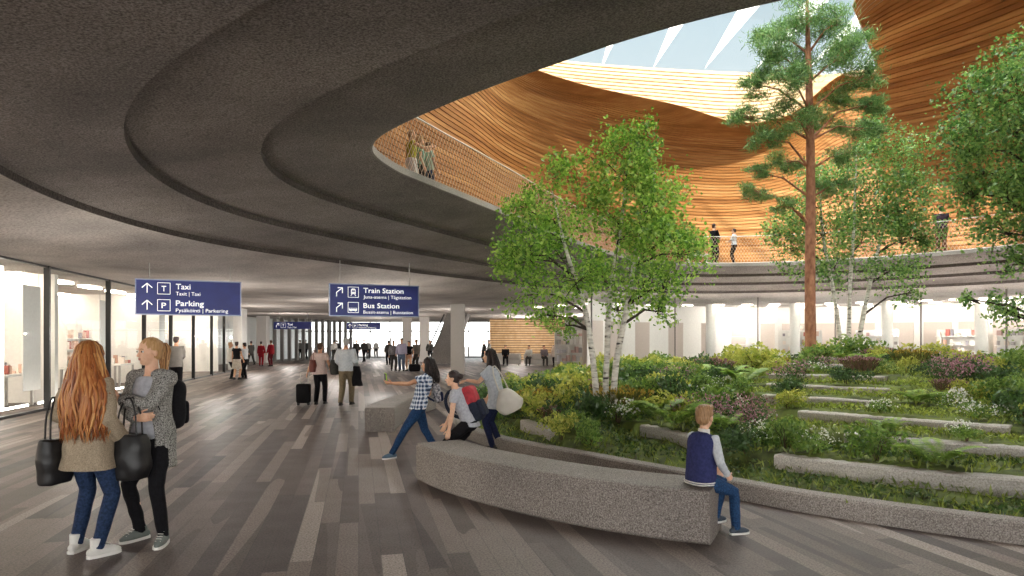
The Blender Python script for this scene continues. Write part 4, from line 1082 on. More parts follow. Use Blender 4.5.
def w_cardigan(s, body, vx, seed, m, drop=.30, infl=.026, gap=(.75, .5, .55), name='cardigan'):
    b = MB(); rings = []
    def G(q): return float(np.interp(q, (0, .5, 1), gap))
    for q in (1.0, .66, .33): rings.append(s.ring(-.05, infl+.012*q, 30, gap=G(0), dz=-drop*q))
    for t in (0, .15, .3, .45, .6, .74, .82, .88, .94, .99): rings.append(s.ring(t, infl, 30, gap=G(t)))
    b.loft(rings, caps=False, closed=False)
    fn = foldnoise(.007, 16, seed); co = np.array(b.v); b.v = [tuple(p) for p in co+np.c_[fn(co), fn(co[:, ::-1]), np.zeros(len(co))]]
    a = MB(); arms_into(a, s, (.054+infl, .046+infl, .040+infl, .039+infl, .030+infl), 1.0, 12, ends=False)
    for k in (0, 1): a.ell(s.sh[k]+V(0, 0, -.006), (.074, .072, .070)); a.ell(s.sh[k].lerp(s.neck, .45)+V(0, 0, -.004), (.075, .075, .050))
    b.add(a.v, a.f); o = b.build(name, m, body, True); q = o.modifiers.new('thick', 'SOLIDIFY'); q.thickness = .012; q.offset = 0
    q = o.modifiers.new('sub', 'SUBSURF'); q.levels = 1; q.render_levels = 1
def w_skirt(s, body, vx, seed, m, L=.42, flare=.05, name='skirt'):
    b = MB(); b.loft([s.ring(-.05, .014+flare*q, dz=-L*q) for q in (1, .7, .35, 0)]+[s.ring(.1, .014), s.ring(.22, .012)]); b.voxel(name, max(vx, .008), m, body, it=4, disp=foldnoise(.006, 22, seed))
def w_shoes(s, body, vx, seed, m, sole='e8e6e0', high=.0):
    sm = mat('sole_'+sole, sole, rough=.7)
    for k in (0, 1):
        a, t = s.ank[k], s.toe[k]; up_ = V(0, 0, 1); bz = a-up_*.085; sd = t.cross(up_).normalized(); nn = sd.cross(t).normalized()
        b = MB(); b.tube([bz-t*.050+nn*.045, bz+nn*.048, bz+t*.06+nn*.042, bz+t*.120+nn*.034, bz+t*.155+nn*.030], [.036, .042, .044, .038, .025], 12, hint=nn, flat=1.0, round_ends=True)
        b.tube([bz+nn*.04-t*.012, bz+nn*(.105+high)-t*.012], [.042, .046], 12)
        for i, p in enumerate(b.v):
            h = (V(p)-bz).dot(nn)
            if h < .012: b.v[i] = tuple(V(p)+nn*(.012-h))
        sh_ = b.voxel('shoe', max(vx*.9, .006), m, body, it=3, fac=.4)
        o = MB(); O = [(-.085, .0), (-.075, .03), (-.03, .040), (.04, .045), (.11, .045), (.15, .037), (.176, .015)]
        out = [bz+t*u_+sd*v_ for u_, v_ in O]+[bz+t*u_-sd*v_ for u_, v_ in O[::-1][:-1]]
        o.loft([[p+nn*.0 for p in out], [p+nn*.022 for p in out]]); o.build('sole', sm, sh_)
        if high > 0:
            l = MB(); 
            for q in range(5): l.tube([bz+t*(.045+.022*q)+nn*(.115-.014*q)-sd*.022, bz+t*(.045+.022*q)+nn*(.119-.014*q)+sd*.022], .003, 4)
            l.build('laces', mat('laces', 'd8d4cc'), sh_)
WEAR = {'trousers': w_trousers, 'top': w_top, 'front': w_front, 'cardigan': w_cardigan, 'skirt': w_skirt, 'shoes': w_shoes}
# things people carry
def tote(name, label, cat, loc, rz, size, m, handle_top, flat=.10, sag=.0, hw=.09, taper=0.0):
    W, Hh = size; r = empty(name, loc, rz, label, cat); b = MB(); rings = []
    for t in np.linspace(0, 1, 7):
        w_ = W/2*(.90+.12*math.sin(PI*t)+sag*(1-t)*math.sin(PI*(t+.12)))*(1-taper*t*t)*(1-taper*.5*max(0, .25-t)*4); d = flat*(.55+.75*math.sin(PI*(.15+.62*(1-t)))); e = .55
        rings.append([V(math.copysign(abs(math.cos(q))**e, math.cos(q))*w_, math.copysign(abs(math.sin(q))**e, math.sin(q))*d*.6, Hh*t) for q in np.linspace(0, 2*PI, 24, endpoint=False)])
    b.loft(rings); b.voxel('bag_body', .012, m, r, it=4, disp=foldnoise(.006, 22, 4))
    for sy in (-1, 1):
        h = MB(); pts = [V(-hw, sy*flat*.25, Hh-.03), V(-hw*.8, sy*flat*.2, Hh+handle_top*.6), V(0, sy*.012, Hh+handle_top), V(hw*.8, sy*flat*.2, Hh+handle_top*.6), V(hw, sy*flat*.25, Hh-.03)]
        C = open_spline([tuple(p) for p in pts], 18); h.tube([V(*p) for p in C], .009, 6, flat=.6); h.build('handle', m, r, True)
    return r
def backpack(label, loc, rot, sc, m1, m2, straps=True, lid=None):
    r = empty('backpack', loc, 0, label, 'backpack'); r.rotation_euler = rot; r.scale = (sc,)*3
    b = MB(); b.bevbox((0, 0, .22), (.30, .17, .46), .07, n=3); b.voxel('main_compartment', .012, m1, r, it=4, disp=foldnoise(.006, 20, 9))
    b = MB(); b.bevbox((0, -.10, .14), (.25, .08, .22), .035, n=3); b.voxel('front_pocket', .012, m2, r, it=3)
    if lid:
        b = MB(); b.bevbox((0, -.005, .345), (.315, .195, .26), .07, n=3); b.voxel('lid', .012, lid, r, it=3, disp=foldnoise(.005, 20, 2))
    if straps:
        for k in (-1, 1):
            C = open_spline([(k*.09, .08, .42), (k*.11, .19, .50), (k*.12, .29, .40), (k*.13, .28, .22), (k*.14, .10, .06)], 18)
            h = MB(); h.tube([V(*p) for p in C], .022, 8, hint=(1, 0, 0), flat=.35); h.build('strap', m2, r, True)
    h = MB(); h.tube([V(-.04, .02, .44), V(-.03, .02, .475), V(.03, .02, .475), V(.04, .02, .44)], .008, 6); h.build('grab_handle', m2, r, True)
    return r
# ------------------------------------------------------------------ hanging signs
sign_blue = mat('sign_blue', '1f2f8a', '1b2a7e', rough=.35, scale=3); sign_edge = mat('sign_edge', '8f98b4', rough=.3, metal=.5)
sign_white = emit('sign_white', 'f4f6fb', .55); rod_m = mat('rod_steel', 'b5b2ae', rough=.35, metal=.6)
def text_mesh(txt, w, cap, bold):
    cu = bpy.data.curves.new('t', 'FONT'); cu.body = txt; cu.size = 1.0; cu.offset = .011 if bold else 0; cu.resolution_u = 3
    o = bpy.data.objects.new('t', cu); COL.objects.link(o); dg = bpy.context.evaluated_depsgraph_get(); dg.update()
    me = bpy.data.meshes.new_from_object(o.evaluated_get(dg)); bpy.data.objects.remove(o)
    xs = [v.co.x for v in me.vertices]; x0, x1 = min(xs), max(xs); sx = w/(x1-x0); sy = cap/.73
    for v in me.vertices: v.co = V((v.co.x-x0)*sx, 0, v.co.y*sy)
    return me
def sign(label, p0, p1, z0, z1, rows, rod_top, rods, rowh=None):
    """p0, p1: plan positions of the left and right ends of the panel; rows of (arrow, symbol, big, big width, small, small width) in panel widths"""
    p0, p1 = V(*p0, 0), V(*p1, 0); d = p1-p0; W = d.length; Hh = z1-z0
    r = empty('hanging_sign', (p0.x, p0.y, z0), math.atan2(d.y, d.x), label, 'sign')
    b = MB(); b.box((W/2, .05, Hh/2), (W, .10, Hh)); b.build('panel', sign_blue, r)
    b = MB()
    for c, sz in (((W/2, .05, Hh+.012), (W+.05, .13, .025)), ((W/2, .05, -.012), (W+.05, .13, .025)), ((-.012, .05, Hh/2), (.025, .13, Hh)), ((W+.012, .05, Hh/2), (.025, .13, Hh))): b.box(c, sz)
    b.build('edge_frame', sign_edge, r)
    for q in rods:
        b = MB(); b.tube([(W*q, .05, Hh), (W*q, .05, rod_top-z0)], .012, 8); b.build('hanging_rod', rod_m, r)
    n = len(rows); rh = Hh/n
    for i, (arrow, sym, big, bw, small, sw) in enumerate(rows):
        zb = Hh-rh*(i+1); e = -.004; S = rh
        def bar(b, x0, z0_, x1, z1_, t):
            a = V(x0, 0, z0_); c = V(x1, 0, z1_); dd = (c-a).normalized(); nn = V(-dd.z, 0, dd.x)*t/2
            b.add([a+nn+V(0, e, 0), a-nn+V(0, e, 0), c-nn+V(0, e, 0), c+nn+V(0, e, 0)], [(0, 1, 2, 3)])
        ax = W*.10; az = zb+S*.52; b = MB(); t = S*.055
        if arrow == 'up':
            bar(b, ax, az-S*.28, ax, az+S*.27, t); bar(b, ax-S*.27, az+S*.02, ax, az+S*.28, t); bar(b, ax+S*.27, az+S*.02, ax, az+S*.28, t)
        else:
            bar(b, ax-S*.17, az-S*.30, ax-S*.17, az-S*.02, t); bar(b, ax-S*.17, az-S*.03, ax+S*.2, az+S*.27, t); bar(b, ax-S*.1, az+S*.27, ax+S*.22, az+S*.27, t); bar(b, ax+S*.2, az+S*.28, ax+S*.2, az-S*.08, t)
        b.build('arrow', sign_white, r)
        cx = W*.255; q = S*.335; b = MB(); t = S*.03
        for x0, z0_, x1, z1_ in ((-q, -q, q, -q), (q, -q, q, q), (q, q, -q, q), (-q, q, -q, -q)): bar(b, cx+x0, az+z0_, cx+x1, az+z1_, t)
        fr_ = b.build('symbol_frame', sign_white, r)
        if sym in 'TP':
            me = text_mesh(sym, S*.25, S*.34, True); o = link_mesh('symbol_letter', me, sign_white, fr_); o.location = (cx-S*.125, e, az-S*.17)
        else:
            b = MB(); bd = MB()
            if sym == 'train':
                b.box((cx, e, az+S*.03), (S*.30, .004, S*.30)); b.box((cx, e, az+S*.21), (S*.2, .004, S*.05)); bar(b, cx-S*.08, az-S*.12, cx-S*.16, az-S*.24, S*.04); bar(b, cx+S*.08, az-S*.12, cx+S*.16, az-S*.24, S*.04)
                bd.box((cx, e-.002, az+S*.07), (S*.22, .004, S*.10))
            else:
                b.box((cx-S*.02, e, az-S*.12), (S*.52, .004, S*.17)); b.tube([(cx-S*.15, e, az-S*.21), (cx-S*.15, e-.004, az-S*.21)], S*.05, 12); b.tube([(cx+S*.14, e, az-S*.21), (cx+S*.14, e-.004, az-S*.21)], S*.05, 12)
                for k in range(4): bd.box((cx-S*.2+S*.12*k, e-.002, az-S*.08), (S*.09, .004, S*.06))
            b.build('pictogram', sign_white, fr_); bd.build('pictogram_window', sign_blue, fr_)
        me = text_mesh(big, W*bw, S*.34, True); o = link_mesh('lettering', me, sign_white, r); o.location = (W*.368, e, zb+S*.50)
        me = text_mesh(small, W*sw, S*.225, False); o = link_mesh('lettering', me, sign_white, r); o.location = (W*.368, e, zb+S*.13)
    return r
sign('large blue hanging sign reading Taxi and Parking', (-8.81, 16.0), (-6.77, 17.0), 2.32, 3.12, [('up', 'T', 'Taxi', .14, 'Taxit | Taxi', .235), ('up', 'P', 'Parking', .27, 'Pysäköinti | Parkering', .51)], 3.52, (.12, .90))
sign('large blue hanging sign reading Train Station and Bus Station', (-4.53, 17.0), (-2.45, 17.8), 2.32, 3.09, [('diag', 'train', 'Train Station', .46, 'Juna-asema | Tågstation', .55), ('diag', 'bus', 'Bus Station', .41, 'Bussit-asema | Busstation', .57)], 3.70, (.11, .90))
sign('small distant blue hanging sign reading Taxi', (-15.7, 45.0), (-13.25, 45.0), 2.43, 2.89, [('diag', 'T', 'Taxi', .14, 'Taxit | Taxi', .24)], 3.5, (.15, .9))
sign('small distant blue hanging sign reading Parking', (-11.15, 46.0), (-8.9, 46.0), 2.43, 2.86, [('up', 'P', 'Parking', .27, 'Pysäköinti | Parkering', .52)], 3.5, (.15, .9))

# ------------------------------------------------------------------ the two women talking at the left
jean = cloth('jeans_blue', '2c3d5c', '1c2940', 50); jean2 = cloth('jeans_mid', '2a4a70', '1c3352', 50); blackc = cloth('black', '17161a', '0f0e11', 40); navy = cloth('navy', '232a4a', '1a2039', 40)
knit_beige = cloth('knit_beige', 'b3a28b', '8b7b67', 120, .6); knit_grey = cloth('knit_salt_pepper', 'b9b6b0', '35322f', 110, .6); greyT = cloth('grey_jersey', 'b8b9bf', 'a3a4ab', 30)
white_c = cloth('white_cotton', 'e3e0da', 'd2cfc8', 30); khaki = cloth('khaki', '8a7b66', '74664f', 30); black_leather = mat('black_leather', '1a1819', rough=.45, scale=30, bump=.2)
canvas_white = mat('canvas_white', 'e4e1da', rough=.8, scale=50); canvas_grey = mat('canvas_grey', '6f7570', rough=.8, scale=50); shoe_dark = mat('shoe_dark', '25221f', rough=.6)
def X(px, d): return (px-512)*d/683
make_person('woman seen from behind with very long copper red hair and beige knit sweater', (-3.36, 5.42, 0), -14, 1.67, 'f',
    dict(feet=[(-.155, .03, 12), (.13, -.04, -22)], wrists=[(-.20, .17, 1.08), (.19, .15, .93)], elbows=[(-.25, -1, -.3), (.35, -1, -.2)], head=(-12, 0, 0), hands=[(.2, 1, .1), (-.35, .55, -.7)]), 'pale', 2, ('long', 'red', .66, 300, .215),
    [('trousers', jean, .008), ('top', knit_beige, 1.0, -.05, .03, .035, 'sweater', .96, 0, .20), ('shoes', canvas_white, 'ece9e3', .05)], seed=3)
tote('tote_bag', 'black leather tote bag hanging at the left side of the red-haired woman', 'bag', (-3.61, 5.40, .57), 1.30, (.27, .35), black_leather, .34, .11, .0, .07)
make_person('young blonde woman with ponytail in a grey knit cardigan, arms folded', (-3.05, 5.78, 0), 168, 1.71, 'f',
    dict(feet=[(-.16, .06, 22), (.13, -.02, -18)], wrists=[(.11, .265, 1.235), (-.05, .225, 1.07)], elbows=[(-.6, .1, -.9), (.8, -.2, -.9)], head=(-16, -1, 0), hands=[(.25, .45, .75), (-1, .12, .12)], palms=[(.7, -.6, .1), (.1, -1, 0)], curl=.75), 'pale', 2, ('ponytail', 'blonde', .30, 70),
    [('trousers', blackc, .006), ('top', greyT, 0, -.10, .010, .01, 'shirt', .9), ('cardigan', knit_grey, .27, .026, (.62, .42, .50)), ('shoes', canvas_grey, 'e6e3dc', .01)], seed=4)
tote('shoulder_bag', 'big soft black bag hanging in front of the blonde woman from her arm', 'bag', (-3.09, 5.52, .58), -.2, (.30, .36), black_leather, .30, .14, .08, .09)
backpack('black backpack on the back of the blonde woman', (-3.00, 5.97, .93), (0, 0, math.radians(168)), .95, cloth('black_nylon', '1b1a1d', '141316', 60), blackc)

# ------------------------------------------------------------------ the three women by the planter
plaid = plaid_mat()
pw, ps = make_person('woman in a blue plaid shirt leaning back to take a selfie', (-1.33, 9.75, 0), 108, 1.50, 'f',
    dict(pelvis=(.0, 0, .885), lean=(.02, -.30, 1), feet=[(-.16, .50, 25), (.12, -.34, -40)], wrists=[(-.10, .44, 1.255), (.18, -.02, .90)], elbows=[(-.4, -.2, -.8), (.6, -1, -.2)], head=(-6, -.10, 6), hands=[(.1, 1, .12), None], palms=[(.6, .2, .8), None], twist=-22), 'mid', 2, ('long', 'dark', .30, 90, .10),
    [('trousers', jean2, .008), ('top', plaid, .55, -.12, .02, .02, 'shirt', .97), ('shoes', mat('shoe_blue_grey', '5d7488', rough=.7), 'e8e8e6')], seed=5)
pw.location.z = 0
ph_ = empty('mobile_phone', (-1.775, 9.62, 1.085), math.radians(108+90), 'green cased mobile phone held out at arm length by the selfie taker', 'phone')
b = MB(); b.bevbox((0, 0, .075), (.085, .014, .155), .006); b.build('case', mat('phone_green', '9ccb3c', rough=.4), ph_)
b = MB(); b.box((0, -.0078, .078), (.074, .002, .135)); b.build('screen', mat('phone_screen', '1b2026', rough=.1), ph_); ph_.rotation_euler = (.1, .12, math.radians(-62))
backpack('dark patterned backpack hanging on the back of the selfie taker', (-1.075, 9.83, .80), (-.10, 0, math.radians(108)), .62, mat('floral_print', '2e3342', 'c7c3c6', rough=.8, scale=22), navy)
g2, gs = make_person('woman in a light grey t-shirt bending forward with a red and navy backpack', (-.60, 8.85, 0), 80, 1.50, 'f',
    dict(pelvis=(0, -.06, .75), lean=(.0, .46, 1), feet=[(-.13, .04, 5), (.13, -.14, -5)], wrists=[(-.22, .20, .62), (.2, .36, .66)], elbows=[(-.5, -.6, 0), (.5, -.5, 0)], head=(8, .12, 0)), 'pale', 2, ('bun', 'dark'),
    [('trousers', blackc, .012), ('top', greyT, .5, -.16, .024, .0, 't_shirt', .97), ('shoes', shoe_dark, '3a3836')], seed=6)
backpack('red and navy backpack on the back of the bending woman', (-.415, 8.88, .66), (-.43, 0, math.radians(80)), 1.0, cloth('navy_nylon', '2a2f3f', '20242f', 40), cloth('navy_nylon', '2a2f3f'), True, mat('red_nylon', 'b8303a', '96242e', rough=.7, scale=20))
g3, _s3 = make_person('tall woman with long dark hair in a loose pale grey tunic behind the bench', (-.26, 10.55, 0), 84, 1.58, 'f',
    dict(pelvis=(0, -.03, .905), lean=(0, .20, 1), feet=[(-.11, .03, 5), (.12, -.08, -8)], wrists=[(-.02, .47, 1.17), (.22, .16, .86)], elbows=[(-.6, -.2, -.8), (.6, -.8, 0)], head=(6, .05, 0), hands=[(.1, 1, -.2), None], palms=[(0, 0, -1), None]), 'pale', 2, ('long', 'dark', .42, 110, .115),
    [('trousers', navy, .008), ('top', cloth('tunic_grey', 'c3c7cc', 'aab0b7', 25), .62, -.05, .035, .05, 'tunic', .97, 0, .17), ('shoes', shoe_dark, '3a3836')], seed=7)
hb = tote('shoulder_bag', 'cream white hobo bag hanging behind the tall dark-haired woman', 'bag', (.01, 10.36, .62), .1, (.42, .36), mat('cream_leather', 'd8d2c6', rough=.6, scale=8), .40, .18, .16, .07, .62); hb.rotation_euler = (0, -.40, .1)

# ------------------------------------------------------------------ boy on the bench
navy_b = cloth('boy_vest_navy', '363a66', '2b2f55', 30)
boy, bs = make_person('sandy-haired boy in a navy jacket with pale sleeves sitting on the bench end', (1.635, 5.93, 0), -68, 1.27, 'c',
    dict(twist=20, pelvis=(0, 0, .695), lean=(0, .10, 1), feet=[(-.03, .24, 8, .12), (.11, .43, -6, 0)], wrists=[(-.17, .36, .72), (.17, .26, .73)], elbows=[(-.8, -.8, -.3), (.8, -.8, -.3)], head=(4, .02, 0)), 'pale', 2, ('short', 'sand'),
    [('trousers', jean2, .012), ('shoes', mat('shoe_navy_grey', '3a4450', rough=.6), 'e8e6e0')], seed=8)
def boy_clothes():
    s = bs; b = MB(); arms_into(b, s, (.064, .060, .052, .048, .038), 1.0, 12, ends=False)
    b.voxel('sleeves', .008, cloth('pale_grey_fleece', 'c9ccd0', 'b5b9be', 30), boy, it=4, disp=foldnoise(.006, 24, 3))
    b = MB(); b.loft([s.ring(t, .048) for t in (-.16, .05, .2, .4, .6, .74, .82, .90, .97)]); b.voxel('jacket', .008, navy_b, boy, it=5, disp=foldnoise(.007, 16, 5))
    b = MB(); c = s.neck-s.u*.045-s.sf*.045     # hood lying on the back
    b.ell(c, (.135, .085, .06), Matrix((s.sl, s.sf, s.u)).transposed()); b.ell(c-s.u*.075-s.sf*.045, (.10, .055, .085), Matrix((s.sl, s.sf, s.u)).transposed())
    b.voxel('hood', .008, navy_b, boy, it=4, disp=foldnoise(.005, 26, 6))
    b = MB(); b.tube([s.neck-s.u*.02, s.neck+s.u*.045], [.072, .066], 16); b.build('collar', white_c, boy, True)
    for t in (-.13, -.085):
        R = s.ring(t, .050, 40); b = MB(); b.tube(R+[R[0]], .008, 6, caps=False); b.build('hem_stripe', white_c, boy, True)
boy_clothes()

# ------------------------------------------------------------------ people walking and standing in the concourse
WALK = dict(feet=[(-.09, .24, 3), (.09, -.26, -3)], wrists=[(-.27, -.12, .86), (.27, .18, .90)])
def STAND(k=0):
    r = random.Random(k); j = lambda a: r.uniform(-a, a)
    return dict(feet=[(-.11+j(.03), j(.07), 10+j(12)), (.11+j(.03), j(.07), -10+j(12))], wrists=[(-.25+j(.03), .10+j(.08), .88+j(.03)), (.25+j(.03), .10+j(.08), .88+j(.03))], head=(j(25), .02, 0))
def stand(px, d, yaw, H, sex, hair, wear, label, group=None, k=0, detail=0, skin='mid', pose=None, z=0):
    return make_person(label, (X(px, d), d, z), yaw, H, sex, pose or STAND(k), skin, detail, hair, wear, group, seed=k+20)
grey_suit = cloth('grey_suit', '77736e', '65615c', 40); red_c = cloth('red_coat', 'a8242f', '8e1c28', 30); blue_sh = cloth('pale_blue_shirt', 'd2d5d8', 'bcc2c8', 30); mint = cloth('mint', '9dc3b0', '86b09b', 30); yel = cloth('yellow_top', 'c9c24a', 'aaa63a', 30)
grey_d = cloth('dark_grey', '44423f', '353330', 30); pinkw = cloth('pink_white', 'd9c2b8', 'c5aca3', 30); brown_c = cloth('brown', '6b4a38', '583b2c', 30)
sh_d = ('shoes', shoe_dark, '2c2a28')
stand(176, 22.3, 18, 1.80, 'm', ('short', 'dark'), [('trousers', blackc, .018), ('top', grey_suit, 1.0, -.05, .03, .02, 'jacket', .97, 0, .12), sh_d], 'man in a grey jacket and black trousers standing by the shopfront', k=1, detail=1, pose=dict(wrists=[(-.1, .28, 1.0), (.12, .3, 1.05)], head=(-20, .05, 0)))
stand(230, 29.8, -70, 1.60, 'f', ('short', 'sand'), [('trousers', blackc, .015), ('top', white_c, 1, -.05, .025, .02, 'jacket', .97, 0, .1), sh_d], 'person in a white jacket, left of the three talking by the shopfront', k=2, detail=1)
stand(236.5, 29.4, -5, 1.62, 'f', ('short', 'dark'), [('skirt', cloth('pale_skirt', 'c9c1b4', 'a79f92', 20), .42, .04), ('top', blackc, .3, .0, .016, 0, 'top', .95), sh_d], 'woman in a black top and pale skirt, middle of the three by the shopfront', k=3, detail=1)
stand(244.5, 30.0, 65, 1.58, 'f', ('short', 'dark'), [('trousers', blackc, .02), ('top', blue_sh, .9, .02, .022, .01, 'shirt', .97), sh_d], 'person in a pale blue shirt, right of the three by the shopfront', k=4, detail=1, pose=dict(wrists=[(-.1, .3, 1.05), (.1, .3, 1.0)]))
stand(251, 47.0, 60, 1.62, 'm', ('short', 'dark'), [('trousers', grey_d, .02), ('top', grey_d, 1, -.05, .03, .02, 'jacket', .97), sh_d], 'dark dressed person walking beyond the three people by the shopfront', k=5, pose=WALK)
stand(261, 44.7, 10, 1.60, 'f', ('short', 'dark'), [('trousers', red_c, .016), ('top', red_c, 1, -.05, .025, .03, 'coat', .97, 0, .2), sh_d], 'left person of a pair dressed in red by the white pier', k=6)
stand(271, 44.2, 60, 1.68, 'f', ('short', 'brown'), [('trousers', cloth('maroon', '7b2a33', '60202a'), .014), ('top', red_c, 1, -.05, .025, .03, 'coat', .97, 0, .1), sh_d], 'right person of a pair dressed in red by the white pier', k=7)
w10, _ = stand(320, 18.1, 0, 1.62, 'f', ('short', 'brown'), [('trousers', blackc, .02), ('top', pinkw, .6, -.05, .032, .02, 'shirt', .97, 0, .06), sh_d], 'woman in a pale pink top walking away pulling a suitcase', k=8, detail=1, pose=dict(feet=[(-.09, -.10, 3), (.09, .16, -3)], wrists=[(-.32, -.18, .84), (.22, .20, 1.02)], head=(-18, 0, 0)))
stand(346, 17.9, -3, 1.74, 'm', ('short', 'grey'), [('trousers', khaki, .022), ('top', blue_sh, 1.0, -.10, .036, .01, 'shirt', .97), sh_d], 'grey-haired man in a pale shirt and khaki trousers walking away', k=9, detail=1, pose=dict(feet=[(-.10, -.16, 3), (.10, .14, -5)], wrists=[(-.24, .10, .92), (.20, .20, 1.04)], head=(10, 0, 0)))
# suitcase, bags, coat
sc_ = empty('suitcase', (X(303.5, 17.8), 17.8, 0), .1, 'black wheeled suitcase pulled by the woman walking away', 'suitcase')
b = MB(); b.bevbox((0, 0, .31), (.36, .24, .50), .05, n=3); b.build('shell', cloth('suitcase_black', '1a191b', '131214'), sc_, True)
for sx in (-1, 1):
    b = MB(); b.tube([(sx*.13, -.04, .04), (sx*.13, .0, .04)], .04, 12); b.build('wheel', blackm, sc_)
b = MB(); b.tube([(-.10, .08, .55), (-.10, .11, .84), (.10, .11, .84), (.10, .08, .55)], .012, 8); b.build('handle', rod_m, sc_)
tote('handbag', 'reddish brown shoulder bag at the left hip of the woman pulling a suitcase', 'bag', (X(313.5, 18.0), 18.05, .86), 1.3, (.32, .32), mat('brown_leather', '7a4036', rough=.5, scale=12), .26, .12)
tote('shoulder_bag', 'dark satchel hanging at the left side of the grey-haired man', 'bag', (X(335.5, 17.9), 17.95, .80), 1.2, (.36, .38), grey_d, .30, .14)
ct = MB(); C = [(0, 0, 1.02), (.02, .0, .86), (.0, .02, .66), (.03, 0, .50)]
ct.loft([[V(X(356, 17.8)+cx+math.cos(q)*(.09+.02*i), 17.85+cy+math.sin(q)*.07*(1+.25*math.sin(3*q+i)), z_) for q in np.linspace(0, 2*PI, 20, endpoint=False)] for i, (cx, cy, z_) in enumerate(C)])
tag(ct.voxel('folded_coat', .014, blackc, it=4, disp=foldnoise(.012, 18, 2)), 'black coat draped over the right arm of the grey-haired man', 'coat')
# group waiting on the right with bags
stand(388.5, 47, 20, 1.66, 'm', ('short', 'dark'), [('trousers', blackc, .02), ('top', grey_d, 1, -.05, .03, .02, 'jacket', .97), sh_d], 'dark dressed person behind the waiting group, furthest left', k=10)
stand(393.5, 38, -160, 1.66, 'm', ('short', 'dark'), [('trousers', grey_d, .02), ('top', cloth('checked_grey', '8a8688', '4c4a4e', 30), 1, -.05, .025, .02, 'shirt', .97), sh_d], 'person in a grey checked shirt at the left of the waiting group', k=11)
stand(401.5, 37.4, 178, 1.80, 'm', ('short', 'dark'), [('trousers', cloth('faded_jeans', '5d6b80', '4a576b'), .02), ('top', cloth('lilac_shirt', 'b4afc2', '9d98ad', 30), 1, -.1, .025, .02, 'shirt', .97), sh_d], 'tall person in a pale lilac shirt in the waiting group', k=12)
stand(409, 37.6, 172, 1.64, 'f', ('short', 'dark'), [('skirt', cloth('peach_skirt', 'c89a80', 'b0846c', 20), .20, .03), ('top', blackc, .4, -.05, .016, 0, 'top', .95), sh_d], 'woman in a black top with bare legs in the waiting group', k=13)
stand(416.5, 38.2, 150, 1.74, 'm', ('short', 'brown'), [('trousers', grey_d, .02), ('top', cloth('taupe', '7c746c', '69625a', 30), 1, -.05, .03, .02, 'jacket', .97), sh_d], 'man in a taupe jacket at the right of the waiting group', k=14)
def duffel(px, d, label):
    r = empty('duffel_bag', (X(px, d), d, 0), .2, label, 'bag'); b = MB(); b.bevbox((0, 0, .2), (.62, .36, .4), .1, n=3); b.build('bag_body', blackc, r, True)
    C = open_spline([(-.14, 0, .38), (-.1, 0, .5), (.1, 0, .5), (.14, 0, .38)], 12); b = MB(); b.tube([V(*p) for p in C], .014, 6); b.build('handle', blackm, r, True)
duffel(414.5, 37.0, 'black bag on the floor at the feet of the waiting group')
# far people walking in front of the exit doors
FAR = [(300, 61, 10, 1.7, 'm', 'grey', 'person in grey, left of two standing by the far glass fins'), (305.5, 60, 40, 1.72, 'm', 'dark', 'dark dressed person, right of two standing by the far glass fins'),
       (334, 57, 15, 1.68, 'f', 'white', 'person in white walking near the far exit, seen between two walkers'), (337, 60, -20, 1.7, 'm', 'dark', 'dark dressed person walking beside one in white near the far exit'),
       (356.5, 56, 170, 1.7, 'm', 'dark', 'dark dressed person just right of the grey-haired man, far off'), (364, 53, 160, 1.75, 'm', 'dark', 'dark dressed person striding in front of the far exit'),
       (368, 60, 190, 1.72, 'm', 'grey', 'person in grey close behind the striding one by the far exit'), (376, 66, 180, 1.7, 'f', 'white', 'lone small figure in pale clothes by the far doors'),
       (430, 52, 200, 1.68, 'm', 'dark', 'dark dressed person walking behind the sloping stairs'), (489, 50, 100, 1.7, 'm', 'grey', 'person in grey behind the tall dark-haired woman, far off'), (484, 52, 120, 1.66, 'f', 'dark', 'dark dressed person beyond the square column, near the lounge')]
FM = {'grey': cloth('far_grey', '8b8884', '75726e'), 'dark': grey_d, 'white': white_c}
for i, (px, d, yaw, H, sx, c, lb) in enumerate(FAR):
    stand(px, d, yaw, H, sx, ('short', 'dark' if i % 3 else 'brown'), [('trousers', grey_d if c == 'white' else blackc, .02), ('top', FM[c], 1, -.05, .03, .02, 'jacket', .97), sh_d], lb, k=40+i, pose=WALK if i in (3, 5, 6) else None)
# people in the lounge
SIT = dict(pelvis=(0, 0, .60), lean=(0, -.06, 1), feet=[(-.12, .42, 5), (.12, .44, -5)], wrists=[(-.16, .34, .70), (.16, .34, .70)])
stand(505.5, 45.75, 180, 1.70, 'm', ('short', 'dark'), [('trousers', blackc, .02), ('top', blackc, 1, -.05, .03, .02, 'jacket', .97), sh_d], 'person in black sitting on the left lounge sofa', k=60, pose=SIT)
stand(529, 45.2, 170, 1.66, 'f', ('short', 'dark'), [('trousers', grey_d, .02), ('top', white_c, 1, -.05, .03, .02, 'shirt', .97), sh_d], 'person in white sitting on the left end of the middle lounge sofa', k=61, pose=SIT)
stand(544, 45.1, 190, 1.68, 'm', ('short', 'brown'), [('trousers', grey_d, .02), ('top', cloth('mauve_grey', '8d8286', '7a7074'), 1, -.05, .03, .02, 'jacket', .97), sh_d], 'person in mauve grey sitting on the right end of the middle lounge sofa', k=62, pose=SIT)
stand(555.5, 43.6, 10, 1.62, 'f', ('short', 'brown'), [('trousers', blackc, .012), ('top', cloth('beige_coat', 'd6c4b4', 'c3b0a0'), 1, -.05, .035, .05, 'coat', .97, 0, .25), sh_d], 'woman in a beige coat standing in front of the lounge sofas', k=63)
